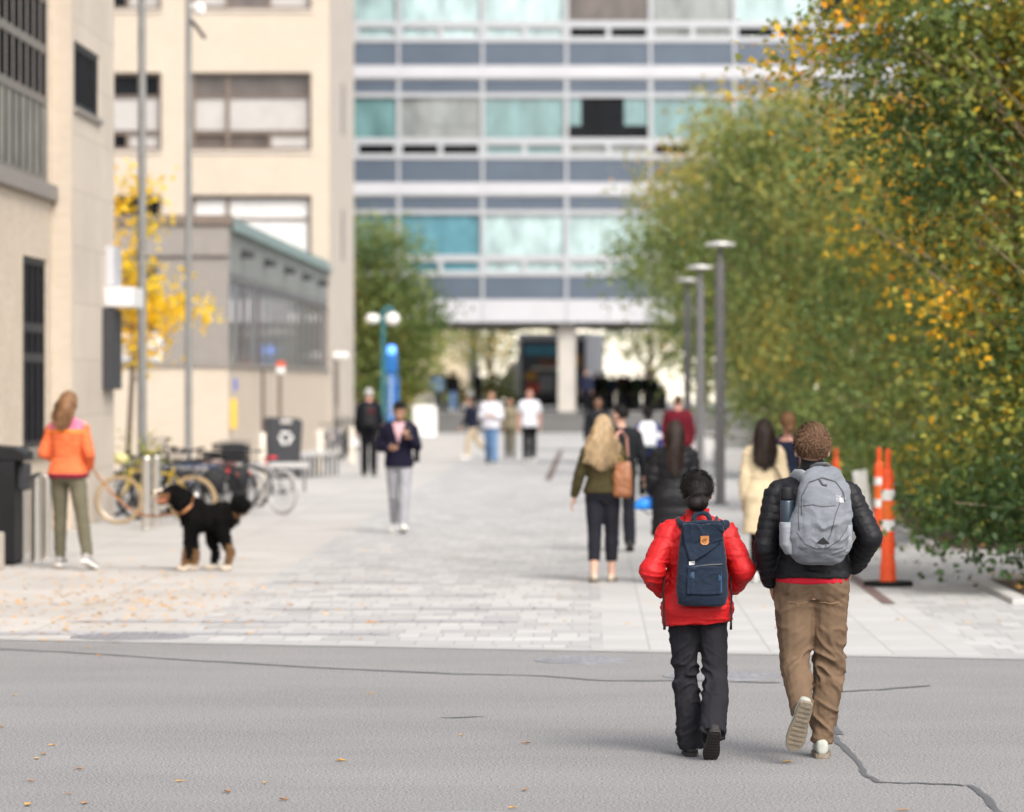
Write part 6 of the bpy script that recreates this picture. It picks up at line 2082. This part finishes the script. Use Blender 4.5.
walker('person in a blue denim jacket on the terrace, leftmost of the three up there', 437, 23.6, 0, 1.72, 'm', TP('sky_denim', t=.045, hem=.86, sleeve=.07), BT('navy_cotton'), sbk, ('short', 'auburn'), 'pink', zt, 0, seed=107)
walker('person in a black jacket and blue jeans on the terrace beside the denim jacket', 453, 23.6, 0, 1.72, 'm', TP('black_cotton', t=.045, hem=.86, sleeve=.07), BT('blue_denim'), sw, ('short', 'brown'), 'tan', zt, 1, seed=109)
walker('person in dark clothes on the terrace right of the black jacket, turned sideways', 478, 23.0, PI / 2, 1.80, 'm', TP('black_cotton', t=.06, hem=.70, sleeve=.075), BT('black_cotton'), sbk, ('short', 'black'), 'brown', zt, 0, seed=113)
walker('dark clad person beside the concrete column of the passage', 586, 24.3, PI, 1.76, 'm', TP('navy_cotton', t=.05, hem=.84, sleeve=.07), BT('black_cotton'), sbk, ('short', 'black'), 'tan', 0.83, 2, seed=127, face=True)
cr = [(597, 22.8, 1.68, 'black_cotton', 'long'), (604, 22.3, 1.74, 'dark_suit', 'short'), (612, 22.9, 1.66, 'navy_cotton', 'bun'), (621, 22.2, 1.76, 'maroon', 'short'), (629, 22.7, 1.64, 'black_cotton', 'long'), (637, 22.2, 1.72, 'dark_green', 'short'), (645, 22.8, 1.70, 'black_wool', 'short'), (654, 22.4, 1.66, 'navy_cotton', 'bun')]
lb = ['long haired person in black nearest the column in the terrace crowd', 'person in a dark suit in the terrace crowd, second from the column', 'person with a bun in navy in the terrace crowd', 'person in a maroon top in the terrace crowd', 'long haired person in black near the middle of the terrace crowd', 'person in a dark green top in the terrace crowd', 'short haired person in black wool toward the right end of the terrace crowd', 'person with a bun in navy at the right end of the terrace crowd']
for i, (px, s, H, m_, hr) in enumerate(cr):
    walker(lb[i], px, s, [PI, .4, 2.2, PI, 5, 3.5, 1.5, PI][i], H, 'f' if hr != 'short' else 'm', TP(m_, t=.05, hem=.80, sleeve=.07), BT('black_cotton'), sbk, (hr, 'dark') if hr != 'long' else ('long', 'dark', .35, .01), ['tan', 'brown', 'light', 'tan'][i % 4], zt, [2, 0, 2, 1, 2, 0, 2, 1][i], seed=131 + i, group='people standing on the terrace', vox=.022)

# ------------------------------------------------------------------ the dog
def dog():
    s = 93.5
    x, y = at(207, s)
    mb = MB()
    E = mb.ell
    mb.tube([(.30, 0, .60), (.22, 0, .595), (.06, 0, .575), (-.10, 0, .575), (-.20, 0, .60), (-.27, 0, .63)], [.06, .135, .138, .155, .138, .06], 18)
    E((-.13, 0, .585), (.16, .145, .178)); E((.17, 0, .59), (.15, .135, .15))
    mb.tube([(-.15, 0, .64), (-.24, 0, .73), (-.33, .0, .81)], [.145, .125, .105], 16)
    E((-.365, 0, .835), (.115, .098, .100)); E((-.40, 0, .86), (.06, .075, .07))
    mb.tube([(-.42, 0, .835), (-.50, 0, .825), (-.565, 0, .825)], [.070, .056, .040], 14); E((-.575, 0, .835), (.022, .028, .022))
    mb.tube([(-.41, 0, .765), (-.48, 0, .745), (-.535, 0, .735)], [.045, .036, .024], 12)
    for s_ in (-1, 1):
        E((-.335, .098 * s_, .815), (.048, .026, .098))
    FL = [(-1, -.02, -.03), (1, -.0, .07)]
    for sg, a, b in FL:
        yy = .085 * sg
        mb.tube([(-.14, yy, .58), (-.17 + a, yy, .44), (-.175 + a + b * .4, yy, .28), (-.185 + a + b * .7, yy, .12), (-.19 + a + b * .8, yy, .05)], [.082, .058, .045, .043, .040], 12)
        E((-.215 + a + b * .8, yy, .042), (.065, .046, .042))
    for sg, a in ((-1, .03), (1, -.12)):
        yy = .085 * sg
        mb.tube([(.16, yy, .58), (.13 + a * .7, yy * 1.1, .43), (.17 + a, yy, .30), (.215 + a, yy, .21), (.195 + a, yy, .10), (.19 + a, yy, .05)], [.108, .078, .052, .040, .038, .038], 12)
        E((.165 + a, yy, .040), (.065, .046, .040))
    mb.tube([(.26, 0, .66), (.31, -.01, .70), (.355, -.02, .73), (.40, -.02, .77)], [.05, .095, .10, .06], 12)
    me = remesh(mb, .011, 2)
    wrinkle(me, .007, 18, 5, ridge=False, aniso=(1, 1, .7))
    co, no = get_co(me)
    BLK, TAN, WHT = (.0065, .006, .006), (.19, .105, .05), (.62, .55, .46)
    def colr(p):
        x_, y_, z_ = p
        n_ = .02 * noise.noise(V(x_ * 18, y_ * 18, z_ * 18))
        if z_ + n_ < .065: return WHT
        front = x_ < -.05
        if z_ + n_ < .26 and front: return TAN if (y_ > 0 and z_ < .24) or z_ < .13 or x_ < -.235 else BLK
        if z_ + n_ < .34 and not front and x_ > .20 + (.0 if y_ < 0 else -.08) and z_ < .30 and y_ < .06: return TAN
        if x_ < -.47 and z_ > .80 + n_ and abs(y_) < .045: return WHT
        if x_ < -.42 and z_ < .80: return (.36, .15, .09) if z_ > .74 else TAN
        if x_ < -.40 and abs(y_) > .05 and z_ < .84: return TAN
        if abs(y_) < .028 and -.47 < x_ < -.36 and z_ > .90: return WHT
        if x_ < -.56 and z_ > .825: return BLK
        if x_ > .27 and .58 < z_ + n_ < .64: return TAN
        return BLK
    cols = np.array([colr(p) for p in co])
    nose = (co[:, 0] < -.572); cols[nose] = (.01, .009, .009)
    # fur
    g = np.random.default_rng(4)
    pick = g.integers(0, len(co), 14000)
    P = co[pick]; N = no[pick]
    rough = np.where((P[:, 0] < -.38), .25, 1.0) * np.where(P[:, 2] < .12, .5, 1.0) * np.where(P[:, 0] > .29, 1.6, 1.0)
    D = N * .55 + np.array([.55, 0, -.55]) + g.normal(size=N.shape) * .35
    D /= np.linalg.norm(D, axis=1)[:, None]
    Ln = (.036 * rough * g.uniform(.5, 1.3, len(P)))[:, None]
    Sd = np.cross(D, N + g.normal(size=N.shape) * .3); Sd /= (np.linalg.norm(Sd, axis=1)[:, None] + 1e-9)
    q0 = P - Sd * .006; q1 = P + Sd * .006; q2 = P + D * Ln
    nv = len(co)
    verts = np.concatenate([co, np.stack([q0, q1, q2], 1).reshape(-1, 3)])
    faces = [tuple(p.vertices) for p in me.polygons] + [(nv + 3 * i, nv + 3 * i + 1, nv + 3 * i + 2) for i in range(len(P))]
    m2 = bpy.data.meshes.new('dog'); m2.from_pydata(verts.tolist(), [], faces)
    at_ = m2.attributes.new('coat', 'FLOAT_COLOR', 'POINT')
    allc = np.concatenate([cols, np.repeat(cols[pick], 3, 0)])
    at_.data.foreach_set('color', np.concatenate([allc, np.ones((len(allc), 1))], 1).astype(np.float32).ravel())
    m = mat('fur', (.01, .01, .01), .8, var=.1, spec=.08)
    a = m.node_tree.nodes.new('ShaderNodeAttribute'); a.attribute_name = 'coat'
    m.node_tree.links.new(a.outputs['Color'], m.node_tree.nodes['Principled BSDF'].inputs['Base Color'])
    m2.materials.append(m)
    o = link('dog', m2, None, True)
    o.location = (x, y, 0); o.rotation_euler = (0, 0, R(6))
    tag(o, 'fluffy black dog with tan and white paws standing side on, mouth open', 'dog')
    mb = MB(); mb.tube([(-.17 + .0, -.135, .70), (-.235, -.135, .645), (-.275, -.07, .62), (-.285, 0, .615), (-.275, .07, .62), (-.235, .135, .645), (-.17, .135, .70), (-.145, .06, .78), (-.14, 0, .795), (-.145, -.06, .78), (-.17, -.135, .70)], .019, 8)
    mb.build('collar', M['lead'], o, True)
    for s_ in (-1, 1):
        mb = MB(); mb.ell((-.445, .055 * s_, .872), (.012, .010, .012), None, 10, 6); mb.build('eye', M['black_plastic'], o, True)
    mb = MB(); mb.tube([(-.44, 0, .775), (-.50, 0, .765), (-.545, 0, .745)], [.022, .024, .014], 8, True, .4); mb.build('tongue', mat('tongue', (.5, .12, .10), .4), o, True)
    return o, (x, y)
M['lead'] = mat('lead', (.34, .15, .06), .6, var=.1)
DG, (dx_, dy_) = dog()
# lead from her hand to the collar
p0 = DOGW['W'](DOGW['ARM'][1][2] + V(.02, .08, DOGW['dz'] - .02))
p1 = Matrix.Translation(DG.location) @ Matrix.Rotation(R(6), 4, 'Z') @ V(-.27, -.085, .635)
pts = []
for i in range(25):
    t_ = i / 24
    p = Vector(p0).lerp(p1, t_)
    p.z -= 4 * t_ * (1 - t_) * .22 * (1.2 - .3 * t_)
    p.z += .01 * math.sin(t_ * 9)
    pts.append(p)
base = Vector((pts[0].x, pts[0].y, 0))
mb = MB(); mb.tube([p - base for p in pts], .012, 8)
o = mb.build('dog_lead', M['lead'], None, True); o.location = base
tag(o, 'tan lead sagging from the orange hoodie woman to the dog', 'dog lead')

# ------------------------------------------------------------------ bicycles
def bicycle(label, px, gy, rz, frame_c, tyre_m, extra=(), tyre_r=.345, saddle_m=None, drop=0):
    s = (gy - CY) / EYE
    x, y = at(px, s)
    t = thing('bicycle', label, 'bicycle', (x, y, 0), rz, 'bicycles parked along the wall')
    fm = frame_c
    r = tyre_r
    HF, HR, BB = V(-.53, 0, r), V(.53, 0, r), V(.09, 0, .29)
    ST, HB, HT = V(.235, 0, .74), V(-.385, 0, .62 - drop), V(-.345, 0, .80 - drop)
    mb = MB()
    mb.tube([BB, ST, ST + V(.02, 0, .07)], .018); mb.tube([BB, HB], .021); mb.tube([ST - V(.01, 0, .03), HT - V(-.01, 0, .03)], .018); mb.tube([HB, HT], .022)
    for sy in (-.045, .045):
        mb.tube([BB, HR + V(0, sy, 0)], .011); mb.tube([ST, HR + V(0, sy, 0)], .009)
    mb.build('frame', fm, t, True)
    mb = MB()
    for sy in (-.05, .05):
        mb.tube([HB + V(0, sy * .8, -.0), HB + V(-.05, sy, -.12), HF + V(0, sy, 0)], [.014, .013, .010])
    mb.build('fork', fm, t, True)
    for c in (HF, HR):
        w = MB(); w.torus(c, r - .024, .026, 'Y', 40, 8); wh = w.build('wheel', tyre_m, t, True)
        q = MB(); q.torus(c, r - .048, .010, 'Y', 36, 6); q.build('rim', M['stainless'] if tyre_m is not M['rubber'] else M['dark_grey'], wh, True)
        q = MB()
        for i in range(24):
            a = 2 * PI * i / 24
            q.tube([c + V(0, .03 * (-1) ** i, 0), c + V(math.cos(a) * (r - .05), 0, math.sin(a) * (r - .05))], .0022, 3)
        q.tube([c + V(0, -.05, 0), c + V(0, .05, 0)], .022, 10); q.build('spokes', M['dark_grey'], wh)
    mb = MB(); st = HT + V(.035, 0, .14)
    mb.tube([HT, st], .015); mb.tube([st, st + V(-.05, 0, .01)], .014)
    mb.tube([st + V(.06, -.30, .02), st + V(-.03, -.20, .02), st + V(-.05, 0, .01), st + V(-.03, .20, .02), st + V(.06, .30, .02)], .012)
    hbm = mb.build('handlebar', M['dark_grey'], t, True)
    for sy in (-.30, .30):
        q = MB(); q.tube([st + V(.0, sy * .88, .02), st + V(.075, sy * 1.02, .02)], .018); q.build('grip', M['rubber'], hbm, True)
    q = MB(); q.loft([(V(.10, 0, .86), V(0, .020, 0), V(0, 0, .018), 2), (V(.20, 0, .868), V(0, .035, 0), V(0, 0, .022), 2), (V(.30, 0, .872), V(0, .075, 0), V(0, 0, .028), 2), (V(.36, 0, .872), V(0, .060, 0), V(0, 0, .022), 2)], 14); q.build('saddle', saddle_m or M['black_plastic'], t, True)
    q = MB(); q.tube([BB + V(0, -.06, 0), BB + V(0, .06, 0)], .03, 12); q.lathe([(.09, -.004), (.09, .004)], BB + V(0, -.05, 0), 24, Matrix.Rotation(R(90), 4, 'X'))
    q.tube([BB + V(0, -.07, 0), BB + V(.06, -.08, -.16)], .011); q.tube([BB + V(0, .07, 0), BB + V(-.06, .08, .16)], .011); cr_ = q.build('crank', M['stainless'], t, True)
    for pz, py in ((V(.06, -.12, -.16), 0), (V(-.06, .12, .16), 0)):
        q = MB(); q.box(-.045, .045, -.04, .04, -.012, .012); o = q.build('pedal', M['black_plastic'], cr_); o.location = BB + pz
    for e_ in extra:
        if e_ == 'basket':
            q = MB()
            for zz, hw in ((.90, .15), (1.0, .165), (1.12, .18)):
                for a, b_ in (((-1, -1), (1, -1)), ((1, -1), (1, 1)), ((1, 1), (-1, 1)), ((-1, 1), (-1, -1))):
                    q.tube([V(-.56 + a[0] * hw, a[1] * hw, zz), V(-.56 + b_[0] * hw, b_[1] * hw, zz)], .006, 5)
            for i in range(-3, 4):
                for a in (-1, 1):
                    q.tube([V(-.56 + i * .05, a * .15, .88), V(-.56 + i * .06, a * .18, 1.12)], .004, 4); q.tube([V(-.56 + a * .15, i * .05, .88), V(-.56 + a * .18, i * .06, 1.12)], .004, 4)
            q.box(-.70, -.42, -.14, .14, .872, .885)
            q.build('basket', M['pole_grey'], t)
        if e_ == 'crate':
            q = MB(); q.box(.32, .72, -.18, .18, .80, .815)
            for a in range(4):
                zz = .82 + a * .065
                q.box(.32, .72, -.185, -.17, zz, zz + .045); q.box(.32, .72, .17, .185, zz, zz + .045); q.box(.305, .319, -.184, .184, zz, zz + .045); q.box(.721, .735, -.184, .184, zz, zz + .045)
            q.build('crate', M['black_plastic'], t)
        if e_ == 'rack':
            q = MB()
            for sy in (-.06, .06):
                q.tube([V(.25, sy, .72), V(.72, sy, .74)], .007, 5); q.tube([V(.53, sy, .36), V(.60, sy, .735)], .006, 5)
            q.build('rack', M['dark_grey'], t)
        if e_ == 'tail_light':
            q = MB(); q.ell((.76, 0, .72), (.025, .045, .035), None, 12, 8); q.build('tail_light', mat('red_lens', (.6, .01, .02), .3), t, True)
        if e_ == 'pannier':
            q = MB(); q.loft([(V(.56, -.13, .38), V(.13, 0, 0), V(0, .05, 0), 4), (V(.56, -.13, .42), V(.15, 0, 0), V(0, .07, 0), 4), (V(.56, -.13, .68), V(.16, 0, 0), V(0, .07, 0), 4), (V(.56, -.12, .72), V(.14, 0, 0), V(0, .05, 0), 4)], 20); q.build('pannier', M['black_plastic'], t, True)
        if e_ == 'reflector':
            q = MB(); q.ell((.74, .05, .62), (.015, .05, .04), None, 12, 8); q.build('reflector', M['safety_orange'], t, True)
        if e_ == 'bag':
            q = MB(); q.ell((-.50, 0, .93), (.10, .10, .09)); me = soft(q, .012, .02, 9, 8); me.materials.append(mat('yellow_bag', (.52, .47, .22), .8)); link('bar_bag', me, t, True)
        if e_ == 'fender':
            for c in (HF, HR):
                pts = [c + V(math.cos(R(a)) * (r + .02), 0, math.sin(R(a)) * (r + .02)) for a in range(20, 165, 12)]
                q = MB(); q.tube(pts, .022, 6, True, .3); q.build('fender', M['dark_grey'], t)
    return t
M['tyre_tan'] = mat('tyre_tan', (.36, .25, .125), .75, var=.15)
M['tyre_grey'] = mat('tyre_grey', (.40, .39, .38), .75, var=.1)
fc = {n: mat('frame_' + n, c, .35, .1, coat=.4) for n, c in dict(yellow=(.42, .28, .02), black=(.02, .02, .022), silver=(.2, .2, .21), blue=(.03, .06, .16), charcoal=(.06, .06, .065), white=(.42, .42, .43), maroon=(.15, .02, .03)).items()}
bicycle('yellow bicycle with tan tyres and a pale bag on its bars, nearest of the row', 156, 524, R(-4), fc['yellow'], M['tyre_tan'], ('bag', 'rack'))
bicycle('black bicycle second in the row, just behind the yellow one', 176, 520, R(5), fc['black'], M['rubber'], ('rack', 'tail_light', 'pannier'))
bicycle('grey bicycle third in the row with dark mudguards', 188, 517, R(-6), fc['silver'], M['rubber'], ('fender', 'reflector'))
bicycle('dark blue bicycle with a black crate over its rear wheel', 202, 514, R(3), fc['blue'], M['rubber'], ('rack', 'crate', 'reflector', 'pannier'))
bicycle('charcoal bicycle fifth in the row, behind the black crate', 211, 511, R(-4), fc['charcoal'], M['tyre_grey'], ('fender',))
bicycle('black bicycle at the far end of the tight row, with a red tail light', 219, 508, R(6), fc['maroon'], M['rubber'], ('rack', 'tail_light'))
bicycle('dark bicycle half hidden deep in the row beside the wall', 190, 506, R(12), fc['black'], M['rubber'], ('basket',))
bicycle('white bicycle with a wire basket and red saddle standing apart at an angle', 259, 514, R(-42), fc['white'], M['tyre_grey'], ('basket',), saddle_m=mat('red_saddle', (.55, .03, .05), .5))
bicycle('black bicycle with dark mudguards close behind the yellow one, nearer the wall', 146, 517, R(8), fc['charcoal'], M['rubber'], ('fender', 'rack'))
bicycle('grey bicycle with a black crate and mudguards in the middle of the packed row', 196, 510, R(-8), fc['charcoal'], M['rubber'], ('fender', 'crate'))
for i, (px, gy, rz) in enumerate(((334, 460, 70), (344, 456, 95), (352, 452, 80))):
    bicycle(['dark bicycle far back by the door of the cream building, left of three', 'dark bicycle far back by the door of the cream building, middle of three', 'dark bicycle far back by the door of the cream building, right of three'][i], px, gy, R(rz), fc[['blue', 'charcoal', 'black'][i]], M['rubber'], ('basket',) if i == 1 else ())
